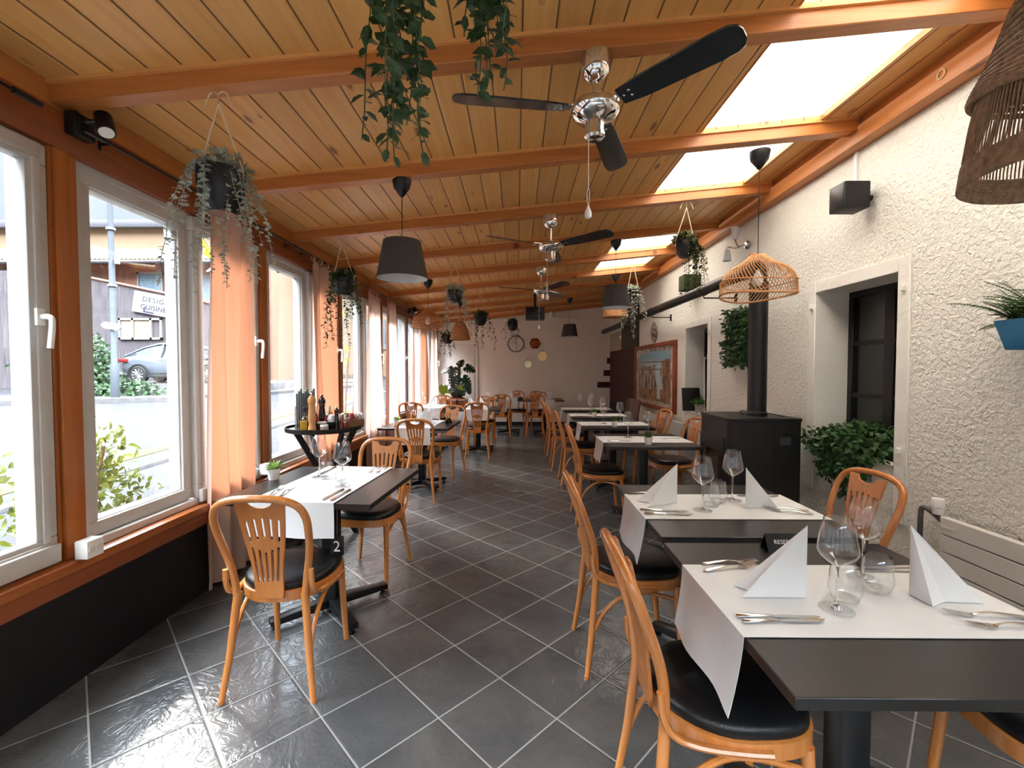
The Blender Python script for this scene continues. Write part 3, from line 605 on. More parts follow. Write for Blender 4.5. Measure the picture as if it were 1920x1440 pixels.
# ------------------------------------------------------------------ chairs
def frame_pt(z):                       # half spacing and depth of the bent rear frame at height z
    k = [(0, .192, -.25), (.2, .165, -.222), (.45, .142, -.200), (.6, .168, -.215), (.72, .19, -.255), (.80, .182, -.295)]
    for a, b in zip(k, k[1:]):
        if z <= b[0]: t = (z-a[0])/(b[0]-a[0]); t = max(0, t); return a[1]+(b[1]-a[1])*t, a[2]+(b[2]-a[2])*t
    return k[-1][1], k[-1][2]
def splat_mesh():
    """plywood back panel with a half-moon grip hole and two rows of slots, cut as a filled 2D curve"""
    cu = bpy.data.curves.new('splat', 'CURVE'); cu.dimensions = '2D'; cu.fill_mode = 'BOTH'; cu.extrude = .0045; cu.bevel_depth = .001; cu.bevel_resolution = 1
    def sp(pts):
        s_ = cu.splines.new('POLY'); s_.points.add(len(pts)-1); s_.use_cyclic_u = True
        for p, q in zip(s_.points, pts): p.co = (q[0], q[1], 0, 1)
    H = .445
    wd = lambda v: .058+.044*(v/H)**1.15-.006*math.exp(-((v/H-.3)/.2)**2)
    L = [(wd(H*i/14), H*i/14) for i in range(15)]
    top = [(.055*cos(a*pi/12)*-1*-1, H-.034*sin(a*pi/12)) for a in range(0, 13)]
    sp(L+[(x, y+.0) for x, y in top]+[(-x, y) for x, y in reversed(L)])
    def slot(x0, y0, x1, y1, r):
        d = V((x1-x0, y1-y0)).normalized(); n = V((-d.y, d.x)); pts = []
        for a in range(7): t = -pi/2+pi*a/6; pts.append((x1+r*(d.x*cos(t)+n.x*sin(t)), y1+r*(d.y*cos(t)+n.y*sin(t))))
        for a in range(7): t = pi/2+pi*a/6; pts.append((x0+r*(d.x*cos(t)+n.x*sin(t)), y0+r*(d.y*cos(t)+n.y*sin(t))))
        sp(pts)
    for i in range(5):
        k = i-2; arc = abs(k)*.012
        slot(k*.029, .283-arc*.9, k*.0335, .362-arc*.4, .0068)
        slot(k*.0195, .078, k*.0265, .205+arc*1.0, .0058)
    o = bpy.data.objects.new('tmp', cu); C.objects.link(o); bpy.context.view_layer.update()
    me = bpy.data.meshes.new_from_object(o.evaluated_get(bpy.context.evaluated_depsgraph_get())); bpy.data.objects.remove(o)
    me.materials.clear(); me.materials.append(W['splat'])
    for v in me.vertices:
        x, y, z = v.co; t = max(0.0, y/H)
        v.co = (x, -.212-.075*t**1.6-z, .43+y*.985)
    return me
def seat_outline(k=1.0, n=40):
    pts = []
    for i in range(n):
        a = 2*pi*i/n; c, s_ = cos(a), sin(a); e = .62 if s_ > 0 else .8
        x = math.copysign(abs(c)**e, c)*(.205+.0*s_)*k*(1 if s_ > 0 else 1-.22*(-s_)**1.5); y = math.copysign(abs(s_)**e, s_)*(.215 if s_ > 0 else .205)*k
        pts.append((x, y+.005))
    return pts
def make_chair():
    t = thing('dining_chair', 'x', 'chair')
    m = MB(); o = seat_outline(1.0); n = len(o)
    rings = [(1.0, .402), (1.0, .446), (.93, .450)]
    vs = [(x*k, y*k, z) for k, z in rings for x, y in o]+[(x*.90, y*.90, .402) for x, y in o]
    fs = [(r*n+i, r*n+(i+1) % n, (r+1)*n+(i+1) % n, (r+1)*n+i) for r in range(2) for i in range(n)]+[(3*n+i, 3*n+(i+1) % n, (i+1) % n, i) for i in range(n)]+[tuple(3*n+i for i in range(n-1, -1, -1)), tuple(2*n+i for i in range(n))]
    m.add(vs, fs); m.build('seat_frame', W['chair'], t)
    m = MB(); rings = [(.93, .444), (.965, .452), (.965, .468), (.92, .482), (.75, .490), (.4, .494), (.05, .495)]
    m.add([(x*k, y*k, z) for k, z in rings for x, y in o], [(r*n+i, r*n+(i+1) % n, (r+1)*n+(i+1) % n, (r+1)*n+i) for r in range(6) for i in range(n)]+[tuple(6*n+i for i in range(n))])
    m.build('seat', W['leather'], t, smooth=60)
    # rear legs and the bent hoop
    for s_ in (-1, 1):
        pts = [(s_*frame_pt(z)[0], frame_pt(z)[1], z) for z in (0.012, .1, .2, .3, .4, .45)]
        m = MB(); m.tube(chaikin(pts, 1), [.0125, .0135, .015, .0165, .017, .017], 10); m.tube([(s_*.192, -.25, 0), (s_*.192, -.25, .014)], .0125, 8)
        m.v = m.v; m.build('leg', W['chair'], t)
    side = [(frame_pt(z)[0], frame_pt(z)[1], z) for z in (.43, .5, .58, .66, .74)]
    arch = [(.188, -.285, .80), (.165, -.308, .855), (.10, -.318, .882), (0, -.322, .888)]
    loop = side+arch; loop = loop+[(-x, y, z) for x, y, z in reversed(loop[:-1])]
    m = MB(); m.tube(chaikin(loop, 2), .0155, 10); m.build('back_frame', W['chair'], t)
    me = splat_mesh(); so = bpy.data.objects.new('splat', me); C.objects.link(so); so.parent = t
    for s_ in (-1, 1):                                  # curved arm braces, front legs, bent stretchers
        m = MB(); m.tube(chaikin([(s_*.178, -.226, .56), (s_*.180, -.222, .50), (s_*.182, -.195, .445), (s_*.192, -.12, .425), (s_*.207, -.02, .425), (s_*.211, .05, .425)], 2), .0125, 8, sq=.75); m.build('brace', W['chair'], t)
        m = MB(); m.tube(chaikin([(s_*.176, .20, 0), (s_*.172, .188, .14), (s_*.168, .172, .3), (s_*.165, .165, .41)], 1), [.0125, .0135, .0155, .0165, .0175, .0185], 10); m.build('leg', W['chair'], t)
        m = MB(); m.tube(chaikin([(s_*.166, -.226, .17), (s_*.166, -.17, .30), (s_*.168, -.07, .378), (s_*.170, .02, .388), (s_*.168, .165, .345)], 2), .0105, 8, sq=.9); m.build('stretcher', W['chair'], t)
    return t
chair = Maker(make_chair(), 'bentwood dining chairs')
CH = [ # label, x, y, facing (0 = facing away from camera)
 ('bentwood chair nearest on the left, its back to us, before the near left table', -1.057, 2.086, R(2)),
 ('bentwood chair at the far side of the near left table, its pale splat facing us', -.99, 3.02, R(176)),
 ('bentwood chair nearest on the right with its seat under the hanging runner', .60, 1.325, -pi/2),
 ('bentwood chair at the aisle side of the second right table, behind the nearest right chair', .565, 2.20, -pi/2+.03),
 ('bentwood chair against the wall with its back behind the wine glasses, before the ivy', 1.47, 2.22, pi/2+.08),
 ('bentwood chair cut off by the lower right corner of the photo', 1.50, 1.22, pi/2-.15),
 ('bentwood chair at the aisle side of the third right table, in line with the stove', .79, 4.23, -pi/2),
 ('bentwood chair on the wall side of the third right table, right beside the tiled picture', 1.62, 4.68, pi/2+.22),
 ('bentwood chair on the aisle side of the fourth right table', .80, 5.62, -pi/2),
 ('bentwood chair on the wall side of the fourth right table, below the tiled picture', 1.62, 5.75, pi/2+.15),
 ('bentwood chair at the aisle side of the fifth right table', .76, 6.55, -pi/2),
 ('bentwood chair at the aisle side of the furthest right table', .74, 7.45, -pi/2+.04),
 ('bentwood chair with its back to us at the middle left table', -1.05, 4.92, R(-1)),
 ('bentwood chair behind the middle left table, lit orange, turned towards the aisle', -.97, 6.10, R(168)),
 ('dark looking bentwood chair with its back to us before the window table', -1.66, 7.30, R(0)),
 ('bentwood chair behind the window table near the last curtains', -1.50, 8.72, R(180)),
 ('bentwood chair with its back to us before the far left aisle table', -.625, 7.26, R(1)),
 ('bentwood chair behind the napkins of the far left aisle table', -.60, 8.36, R(180)),
 ('bentwood chair with its back to us at the left back wall table', -.31, 9.67, R(-1)),
 ('bentwood chair with its back to us at the right back wall table', .39, 9.57, R(0)),
 ('bentwood chair facing us behind the left back wall table', .03, 10.62, R(186)),
 ('bentwood chair facing us behind the right back wall table', .52, 10.55, R(180)),
]
for l, x, y, a in CH: chair(l, (x, y, 0), a)
bc = thing('armchair', 'brown leather chair back beyond the furthest right table', 'chair', (1.85, 7.95, 0), pi/2+.3)
m = MB(); m.grid(lambda u, v: (-.21+.42*u, -.2-.07*v+.03*sin(pi*u), .46+.40*v+.03*sin(pi*u)*v), 10, 8); m.build('backrest', W['brownleather'], bc, solid=.03)
m = MB(); m.bb(-.21, .21, -.2, .22, .41, .48); m.build('seat', W['brownleather'], bc, bevel=.02)
for x, y in ((-.18, -.17), (.18, -.17), (-.18, .19), (.18, .19)):
    m = MB(); m.tube([(x*1.1, y*1.1, 0), (x, y, .42)], [.012, .017], 8); m.build('leg', W['darkmill'], bc)

# ------------------------------------------------------------------ tables, runners
TZ = .75
def make_table():
    t = thing('dining_table', 'x', 'table')
    m = MB(); m.bb(-.4, .4, -.4, .4, TZ-.028, TZ); m.build('tabletop', W['top'], t, bevel=.002, seg=1)
    m = MB(); m.bb(-.04, .04, -.04, .04, .07, TZ-.034); m.build('column', W['black'], t, bevel=.004)
    m = MB(); m.bb(-.15, .15, -.15, .15, TZ-.04, TZ-.028); m.build('mounting_plate', W['black'], t)
    for k in range(4):
        a = pi/4+k*pi/2; Mr = Mx.Rotation(a, 4, 'Z')
        m = MB(); m.add([(.0, -.03, .03), (.33, -.03, .03), (.33, .03, .03), (0, .03, .03), (0, -.03, .085), (.33, -.03, .06), (.33, .03, .06), (0, .03, .085)], [(3, 2, 1, 0), (4, 5, 6, 7), (0, 1, 5, 4), (1, 2, 6, 5), (2, 3, 7, 6), (3, 0, 4, 7)], Mr)
        f = m.build('base_arm', W['black'], t, bevel=.004)
        m = MB(); m.lathe([(.018, 0), (.02, .012), (.012, .016), (.012, .03)], 10, Mr @ Mx.Translation((.305, 0, 0))); m.build('foot', W['black'], f)
    return t
table = Maker(make_table(), 'square pedestal tables')
T = {}
for key, l, x, y, a in (
 ('R1', 'dark square pedestal table nearest on the right, cut off by the photo edge', .955, 1.277, 0),
 ('R2', 'dark square table second on the right, before the stove', .965, 2.133, 0),
 ('R3', 'dark square table third on the right, reaching to the stove front', 1.18, 4.19, 0),
 ('R4', 'dark square table fourth on the right', 1.16, 5.42, 0),
 ('R5', 'dark square table fifth on the right', 1.16, 6.49, 0),
 ('R6', 'dark square table last on the right', 1.165, 7.55, 0),
 ('L1', 'dark square table nearest on the left by the curtain', -1.075, 2.57, R(-4.5)),
 ('L2', 'grey square table in the middle on the left', -1.14, 5.38, R(-3)),
 ('L3', 'grey square table at the window behind the middle left table', -1.50, 8.0, 0),
 ('L4', 'grey square table beside the window table, at the aisle', -.66, 7.72, 0),
 ('F1', 'dark square table on the left before the back wall', -.18, 10.0, 0),
 ('F2', 'dark square table on the right before the back wall', .62, 10.0, 0)):
    table(l, (x, y, 0), a); T[key] = (x, y, a)
def runner(key, label, ax, wd, h0, h1, flare=.03):
    x, y, a = T[key]; L = .4
    def fn(u, v):
        s_ = -L-h0+u*(2*L+h0+h1); w_ = (v-.5)*wd; r = .012
        if s_ < -L+r: d = max(0, -L-s_); q = (-L-.004-.0*d-flare*(d/h0)**1.5-.004*sin(v*9+key.__len__())*d/h0*2, TZ+.0035-d if d > r else TZ+.0035-d*d/(2*r)-max(0, d-r))
        elif s_ > L-r: d = max(0, s_-L); q = (L+.004+flare*(d/h1)**1.5+.004*sin(v*8)*d/h1*2, TZ+.0035-d if d > r else TZ+.0035-d*d/(2*r)-max(0, d-r))
        else: q = (s_, TZ+.0035)
        w_ *= 1+.02*max(0, abs(s_)-L)/.2
        return (q[0], w_, q[1]) if ax == 'x' else (w_, q[0], q[1])
    m = MB(); m.grid(fn, 96, 14); o = m.build('table_runner', W['cloth'], smooth=60, solid=.0012)
    return tag(o, label, 'table runner', 'white table runners', (x, y, 0), a)
runner('R1', 'white runner hanging over the nearest right table', 'x', .405, .20, .18)
runner('R2', 'white runner across the second right table with standing napkins', 'x', .39, .20, .18)
runner('R3', 'white runner across the third right table beside the stove', 'x', .38, .19, .18)
runner('R4', 'white runner across the fourth right table', 'x', .38, .19, .18)
runner('R5', 'white runner across the fifth right table', 'x', .38, .19, .18)
runner('R6', 'white runner across the last right table', 'x', .38, .19, .18)
runner('L1', 'white runner on the near left table, its end hanging behind the nearest chair', 'y', .44, .17, .17, .015)
runner('L2', 'white runner on the middle left table', 'y', .40, .19, .17, .01)
runner('L3', 'white runner on the window table', 'y', .40, .18, .17, .01)
runner('L4', 'white runner on the far left aisle table', 'y', .40, .18, .17, .01)
runner('F1', 'white runner on the left back wall table', 'y', .40, .18, .17, .01)
runner('F2', 'white runner on the right back wall table', 'y', .40, .18, .17, .01)

# ------------------------------------------------------------------ table settings
ZT = TZ+.0055
wg = MB(); wg.lathe([(.0, .004), (.028, .0035), (.042, .0015), (.0425, .0005), (.041, 0)], 32, cap0=False)
wg.lathe([(.011, .004), (.0055, .014), (.0038, .035), (.0038, .105), (.006, .118), (.014, .127)], 16, cap0=False)
def wine():
    t = thing('wine_glass', 'x', 'glass')
    m = MB(); m.lathe([(.0, .0035), (.03, .003), (.0425, .0015), (.042, 0), (.0, 0)], 32, cap0=False); m.build('foot', W['flat_glass'], t, smooth=70)
    m = MB(); m.lathe([(.012, .003), (.0055, .014), (.0038, .035), (.0038, .105), (.0055, .118)], 14, cap1=True); m.build('stem', W['solid'], t, smooth=70)
    m = MB(); m.lathe([(.0, .117), (.007, .119), (.025, .131), (.042, .146), (.0485, .158), (.0485, .166), (.046, .18), (.040, .212), (.033, .248), (.0318, .249)], 36, cap0=False); m.build('bowl', W['glass'], t, smooth=70)
    return t
wineg = Maker(wine(), 'wine glasses')
def tumb():
    t = thing('water_tumbler', 'x', 'glass')
    m = MB(); m.lathe([(.026, .0), (.036, .012), (.0415, .032), (.0415, .042), (.038, .07), (.034, .105), (.0333, .1055)], 32, cap0=False); m.build('bowl', W['tumbler'], t, smooth=70)
    m = MB(); m.lathe([(.0, .0), (.025, .0), (.034, .0115), (.03, .013), (.0, .010)], 28, cap0=False); m.build('base', W['flat_glass'], t, smooth=70); return t
tumbler = Maker(tumb(), 'water tumblers')
for l, x, y in (
 ('wine glass nearest the camera on the nearest right table', .862, 1.199), ('wine glass behind the front one on the nearest right table', 1.075, 1.385),
 ('wine glass beside the left napkin on the second right table', .855, 2.054), ('wine glass before the stove door on the second right table', 1.07, 2.217),
 ('front wine glass on the near left table', -.963, 2.462), ('back wine glass on the near left table, below the tray table', -1.19, 2.68),
 ('left wine glass on the third right table', 1.07, 4.30), ('right wine glass on the third right table', 1.30, 4.42),
 ('left wine glass on the fourth right table', 1.05, 5.42), ('right wine glass on the fourth right table', 1.28, 5.55),
 ('left wine glass on the fifth right table', 1.07, 6.50), ('right wine glass on the fifth right table', 1.27, 6.62),
 ('left wine glass on the last right table', 1.06, 7.50), ('right wine glass on the last right table', 1.27, 7.60),
 ('left wine glass on the middle left table', -1.30, 5.50), ('right wine glass on the middle left table', -1.12, 5.62),
 ('left wine glass on the window table', -1.66, 7.98), ('right wine glass on the window table', -1.40, 8.05),
 ('left wine glass on the far left aisle table', -.82, 7.60), ('right wine glass on the far left aisle table', -.50, 8.0),
 ('left wine glass on the left back wall table', -.34, 9.92), ('right wine glass on the left back wall table', -.08, 10.05),
 ('left wine glass on the right back wall table', .55, 9.92), ('right wine glass on the right back wall table', .80, 10.05)):
    wineg(l, (x, y, ZT))
for l, x, y in (
 ('front water tumbler on the nearest right table', .918, 1.245), ('back water tumbler on the nearest right table', 1.05, 1.30),
 ('front water tumbler on the second right table', .925, 2.125), ('back water tumbler on the second right table', .985, 2.185),
 ('left water tumbler on the near left table', -1.125, 2.63), ('right water tumbler on the near left table', -.995, 2.545),
 ('water tumbler on the middle left table', -.99, 5.45), ('water tumbler on the left back wall table', -.21, 9.86), ('water tumbler on the right back wall table', .68, 9.86)):
    tumbler(l, (x, y, ZT))
def napkin(label, c, b1, b2, h=.19, g='folded napkins'):
    """a square napkin folded to a standing sail: apex over c, opening towards b1 and b2"""
    c, b1, b2 = V((*c, 0)), V((*b1, 0)), V((*b2, 0)); A = c+V((0, 0, h)); mid = (b1+b2)/2*.72+c*.28; m = MB()
    def tri(p, q, k=8, bul=.008):
        n = (q-p).cross(A-p).normalized(); base = len(m.v); rows = []
        vs = []; fs = []
        for i in range(k+1):
            for j in range(k+1):
                s_, t_ = i/k, j/k; b_ = p+(q-p)*s_; r_ = b_+(A-b_)*t_
                vs.append(r_+n*bul*sin(pi*s_)*sin(pi*min(1, t_*1.1))*(1-t_))
        for i in range(k):
            for j in range(k): fs.append((i*(k+1)+j, (i+1)*(k+1)+j, (i+1)*(k+1)+j+1, i*(k+1)+j+1))
        m.add(vs, fs)
    tri(c, b1); tri(b2, c); tri(b1, mid, bul=.0); tri(mid, b2, bul=.0)
    o = m.build('napkin', W['napkin'], smooth=30, solid=.0015); return tag(o, label, 'napkin', g, (0, 0, ZT))
napkin('white napkin standing at the left end of the nearest right table', (.821, 1.262), (.640, 1.262), (.650, 1.33), .205)
napkin('white napkin standing at the right end of the nearest right table', (1.13, 1.285), (1.135, 1.215), (1.295, 1.235), .20)
napkin('white napkin standing at the left end of the second right table', (.779, 2.17), (.616, 2.10), (.594, 2.205), .19)
napkin('white napkin standing at the right end of the second right table', (1.07, 2.09), (1.225, 2.098), (1.235, 2.19), .19)
napkin('left standing napkin on the middle left table', (-1.10, 5.46), (-1.24, 5.40), (-1.22, 5.52), .19)
napkin('right standing napkin on the middle left table', (-1.00, 5.30), (-1.16, 5.26), (-1.12, 5.36), .19)
napkin('standing napkin on the window table', (-1.42, 7.82), (-1.60, 7.76), (-1.56, 7.9), .20)
napkin('left standing napkin on the far left aisle table', (-.80, 7.72), (-.66, 7.66), (-.68, 7.78), .19)
napkin('right standing napkin on the far left aisle table', (-.64, 7.84), (-.50, 7.80), (-.53, 7.92), .19)
napkin('standing napkin on the left back wall table', (-.10, 9.98), (-.28, 9.95), (-.25, 10.05), .19)
napkin('standing napkin on the right back wall table', (.76, 9.98), (.60, 9.95), (.62, 10.05), .19)
def knife():
    t = thing('table_knife', 'x', 'knife')
    m = MB(); m.tube([(0, 0, .004), (.006, 0, .0045), (.05, 0, .005), (.085, 0, .0045), (.096, 0, .004)], [.004, .0075, .0065, .005, .004], 10, sq=.55, ref=(0, 1, 0)); m.build('handle', W['steel'], t)
    m = MB(); m.prism([(.094, -.0035), (.11, -.006), (.17, -.0095), (.2, -.008), (.218, .004), (.2, .007), (.12, .007), (.094, .004)], .003, .0045); m.build('blade', W['steel'], t); return t
def fork():
    t = thing('table_fork', 'x', 'fork')
    m = MB(); m.tube([(0, 0, .004), (.008, 0, .004), (.05, 0, .008), (.09, 0, .011), (.115, 0, .008), (.128, 0, .004)], [.004, .008, .0065, .004, .0035, .005], 8, sq=.4, ref=(0, 1, 0)); m.build('handle', W['steel'], t)
    m = MB(); m.prism([(.124, -.005), (.135, -.011), (.15, -.012), (.15, .012), (.135, .011), (.124, .005)], .0015, .0035)
    for k in range(4): y = -.0102+.0068*k; m.add([(.149, y-.0018, .0015), (.149, y+.0018, .0015), (.192, y+.001, .008), (.192, y-.001, .008), (.149, y-.0018, .0035), (.149, y+.0018, .0035), (.192, y+.001, .0095), (.192, y-.001, .0095)], [(0, 1, 2, 3), (7, 6, 5, 4), (0, 4, 5, 1), (1, 5, 6, 2), (2, 6, 7, 3), (3, 7, 4, 0)])
    m.build('tines', W['steel'], t); return t
kn = Maker(knife(), 'table knives'); fk = Maker(fork(), 'table forks')
for l, x, y, a in (
 ('back knife of the pair at the left end of the nearest right table', .574, 1.161, -.04), ('front knife of the pair at the left end of the nearest right table', .577, 1.134, .03),
 ('back knife at the right end of the nearest right table', 1.32, 1.455, pi-.05), ('front knife at the right end of the nearest right table', 1.30, 1.43, pi-.02),
 ('back knife at the left end of the second right table', .568, 2.053, -.1), ('front knife at the left end of the second right table', .572, 2.0, -.06),
 ('knife at the right end of the second right table, behind the napkin', 1.34, 2.29, pi),
 ('left knife at the front edge of the near left table', -.935, 2.40, -pi/2-.12), ('right knife at the front edge of the near left table', -.895, 2.39, -pi/2-.1),
 ('knife at the far edge of the near left table', -1.20, 2.95, -pi/2-.05), ('knife on the middle left table', -.99, 5.14, pi/2), ('knife on the third right table', .82, 4.05, 0)):
    kn(l, (x, y, ZT), a)
for l, x, y, a in (
 ('back fork at the left end of the nearest right table', .615, 1.475, .12), ('front fork at the left end of the nearest right table', .60, 1.425, .22),
 ('back fork at the right end of the nearest right table', 1.325, 1.158, pi-.12), ('front fork at the right end of the nearest right table', 1.33, 1.118, pi-.02),
 ('fork at the left end of the second right table', .575, 2.325, -.05),
 ('back fork at the right end of the second right table', 1.33, 2.035, pi-.35), ('front fork at the right end of the second right table', 1.325, 1.995, pi-.35),
 ('left fork at the front edge of the near left table', -1.262, 2.25, pi/2+.14), ('right fork at the front edge of the near left table', -1.205, 2.25, pi/2+.14),
 ('left fork at the far edge of the near left table', -.91, 2.965, -pi/2-.1), ('right fork at the far edge of the near left table', -.86, 2.96, -pi/2-.1),
 ('fork on the middle left table', -1.3, 5.14, pi/2), ('fork on the third right table', 1.53, 4.2, pi)):
    fk(l, (x, y, ZT), a)
def potplant(name, label, loc, spiky):
    t = thing(name, label, 'potted plant', loc, rnd.uniform(0, 6), 'little white pots on the tables')
    m = MB(); m.lathe([(.027, 0), (.0275, .002), (.037, .06), (.0375, .064), (.034, .064), (.033, .055), (0, .055)], 24); m.build('pot', W['pot_white'], t)
    m = MB()
    if spiky:
        for k in range(26):
            a = k*2.4; e = .25+1.15*(k/26); L = .085-.025*k/26
            m.leaf((.006*cos(a), .006*sin(a), .055), (cos(a)*cos(e), sin(a)*cos(e), sin(e)), (-cos(a)*sin(e), -sin(a)*sin(e), cos(e)), L, .02, bend=.12, k=.35)
    else:
        for k in range(90):
            a = rnd.uniform(0, 6.3); r_ = rnd.uniform(0, .024); m.leaf((r_*cos(a), r_*sin(a), .052), (cos(a)*.35, sin(a)*.35, 1), (cos(a), sin(a), .2), rnd.uniform(.04, .075), .006, bend=.1)
    m.build('leaves', W['succ'] if spiky else W['grass'], t, smooth=0); return t
potplant('succulent_pot', 'spiky green succulent in a small white pot on the near left table', (-1.445, 2.64, TZ), True)
potplant('succulent_pot', 'spiky succulent in a small white pot on the middle left table', (-1.41, 5.25, TZ), True)
potplant('grass_pot', 'grass tuft in a small white pot on the third right table', (1.155, 3.925, TZ), False)
potplant('grass_pot', 'grass tuft in a small white pot on the fourth right table', (1.127, 5.16, TZ), False)
potplant('grass_pot', 'grass tuft in a small white pot on the fifth right table', (1.083, 6.24, TZ), False)
rs = thing('reserved_sign', 'black tent sign with white reserved lettering behind the left napkin, nearest right table', 'sign', (.965, 1.62, TZ))
m = MB(); m.grid(lambda u, v: (-.065+.13*u, -.028+.056*v, .058-abs(v-.5)*2*.058), 2, 12); m.build('tent_card', W['black'], rs, smooth=0, solid=.002)
text('RESERVE', .021, (-.006, -.0285, .030), (R(64), 0, 0), W['white'], rs, depth=.0005)
m = MB(); m.tube([(-.02, -.030, .016), (0, -.031, .012), (.02, -.030, .016)], .0012, 5); m.build('flourish', W['white'], rs)
rt = thing('reserved_sign', 'small dark tent card on the middle left table', 'sign', (-.83, 5.46, TZ), .3)
m = MB(); m.grid(lambda u, v: (-.06+.12*u, -.03+.06*v, .06-abs(v-.5)*2*.06), 2, 12); m.build('tent_card', W['black'], rt, smooth=0, solid=.002); rt.rotation_euler.z = 1.4
bx = MB(); bx.bb(-.05, .05, -.03, .03, 0, .06); bx.bb(-.03, .03, -.02, .02, .06, .075); tag(bx.build('card_box', W['black'], bevel=.006), 'small black box on the left back wall table', 'box', loc=(.09, 9.72, TZ))
nt_ = thing('table_number_plate', 'black number plate under the edge of the near left table', 'sign', (-.885, 2.180, .533), R(-4.5))
m = MB(); m.bb(-.035, .035, -.003, .003, -.045, .05); m.build('plate', W['black'], nt_, bevel=.002); text('2', .075, (0, -.0035, -.026), (pi/2, 0, 0), W['white'], nt_, depth=.0008)
m = MB(); m.tube([(0, .004, .05), (0, .004, .186)], .003, 6); m.build('hanger', W['steel'], nt_)

# ------------------------------------------------------------------ curtains, rods, spots
def curtain(label, y0, y1, ytop0, ytop1, folds, x=-1.925, zt=2.44, zb=.03, mat='curtain', amp=.035, ph=0.0):
    t = thing('curtain', label, 'curtain', (0, 0, 0), 0, 'apricot curtains at the windows')
    def fn(u, v):
        k = v**.8; a, b = ytop0+(y0-ytop0)*k, ytop1+(y1-ytop1)*k
        y = a+(b-a)*(u+.012*sin(u*17+ph)); z = zt+(zb-zt)*v-.05*(1-v)**6*abs(sin(u*folds*pi+ph))
        return (x+amp*(.55+.45*k)*sin(u*folds*2*pi+ph+1.2*sin(v*2.3+ph))+.012*sin(u*folds*pi*1.3+v*4), y, z)
    m = MB(); m.grid(fn, 72, 30); m.build('panel', W[mat], t, smooth=80)
    n = max(3, int(folds)+1)
    for i in range(n):
        u = (i+.3)/n; y = ytop0+(ytop1-ytop0)*u
        m = MB(); m.grid(lambda a, b: (-1.925+.016*cos(b*2*pi), y-.02+.04*a, 2.455+.028*sin(b*2*pi)+.0), 1, 14); m.build('tab', W[mat], t, solid=.001)
curtain('apricot curtain nearest the camera, behind the hanging eucalyptus', 2.72, 3.20, 2.80, 3.26, 3.0, mat='curtain', ph=.8)
curtain('apricot curtain in the second bay, behind the tray table', 4.20, 4.82, 4.22, 4.84, 3.5, mat='curtain', ph=1.5)
curtain('blush curtain in the third bay, left of the pair with the gap', 5.72, 6.42, 5.86, 6.30, 4.0, mat='curtain2', ph=2.2)
curtain('blush curtain in the third bay, right of the pair with the gap', 6.62, 7.30, 6.66, 7.16, 4.0, mat='curtain2', ph=.3)
curtain('pale curtain in the fourth bay before the orange one', 8.32, 8.85, 8.36, 8.82, 4.0, mat='curtain2', ph=.9)
curtain('orange backlit curtain in the fifth bay', 8.95, 9.66, 9.0, 9.60, 3.0, mat='curtain', ph=2.0)
curtain('last curtain on the left beside the white door', 10.10, 10.95, 10.15, 10.85, 4.5, mat='curtain2', ph=.5)
for i, (a, b, l) in enumerate(((.2, 1.78, 'black curtain rod above the window at the left photo edge'), (2.06, 3.95, 'black curtain rod above the first curtain'), (4.05, 5.0, 'black curtain rod above the second curtain'), (5.2, 8.2, 'black curtain rod above the blush pair'), (8.32, 11.2, 'black curtain rod above the far curtains'))):
    t = thing('curtain_rod', l, 'curtain rod', (0, 0, 0), 0, 'black curtain rods')
    m = MB(); m.tube([(-1.925, a, 2.472), (-1.925, b, 2.472)], .007, 8); m.build('rod', W['black'], t)
    for y in (a, b):
        m = MB(); m.tube([(-1.925, y-.05, 2.472), (-1.925, y+.05, 2.472)], .013, 8); m.build('finial', W['black'], t)
    for y in (a+.09, b-.09):
        m = MB(); m.tube([(-1.985, y, 2.445), (-1.985, y, 2.50)], .008, 6); m.tube([(-1.988, y, 2.472), (-1.925, y, 2.472)], .006, 6); m.build('bracket', W['black'], t)
def spot():
    t = thing('spotlight', 'x', 'spotlight')
    m = MB(); m.bb(-.0, .05, -.05, .05, -.05, .05); m.build('mounting_box', W['black'], t, bevel=.006)
    m = MB(); m.tube([(.05, .0, .02), (.085, .02, .035)], .012, 8); m.build('arm', W['black'], t)
    d = V((.35, -.25, -.75)).normalized(); p = V((.11, .03, .03)); m = MB(); m.tube([p-d*.05, p-d*.045, p+d*.05, p+d*.055], [.02, .034, .036, .034], 16); h = m.build('lamp_head', W['black'], t)
    m = MB(); m.tube([p+d*.054, p+d*.058], [.030, .028], 16); m.build('lens', W['bulb'], h); return t
sp_ = Maker(spot(), 'black spotlights on the window plate')
sp_('black spotlight on the plate above the first post', (-1.985, 2.03, 2.49)); sp_('black spotlight above the third post, behind the ivy pot', (-1.985, 5.10, 2.48)); sp_('black spotlight above the last posts', (-1.985, 8.28, 2.48))
def socket(label, loc):
    t = thing('power_socket', label, 'power socket', loc, 0, 'white surface sockets'); m = MB(); m.bb(-.03, .03, -.04, .04, -.04, .04); m.build('housing', W['white'], t, bevel=.005)
    m = MB()
    for y in (-.02, .02): m.lathe([(.0, .0), (.014, 0), (.015, .003)], 12, Mx.Translation((.031, y, 0)) @ Mx.Rotation(pi/2, 4, 'Y'), cap1=True)
    m.build('socket_face', W['radiator'], t)
socket('white double socket on the sill at the first post', (-1.915, 1.97, .605)); socket('white socket at the second post above the tabletop', (-1.93, 3.42, .64)); socket('white socket at the third post near the tray table', (-1.93, 4.93, .62))

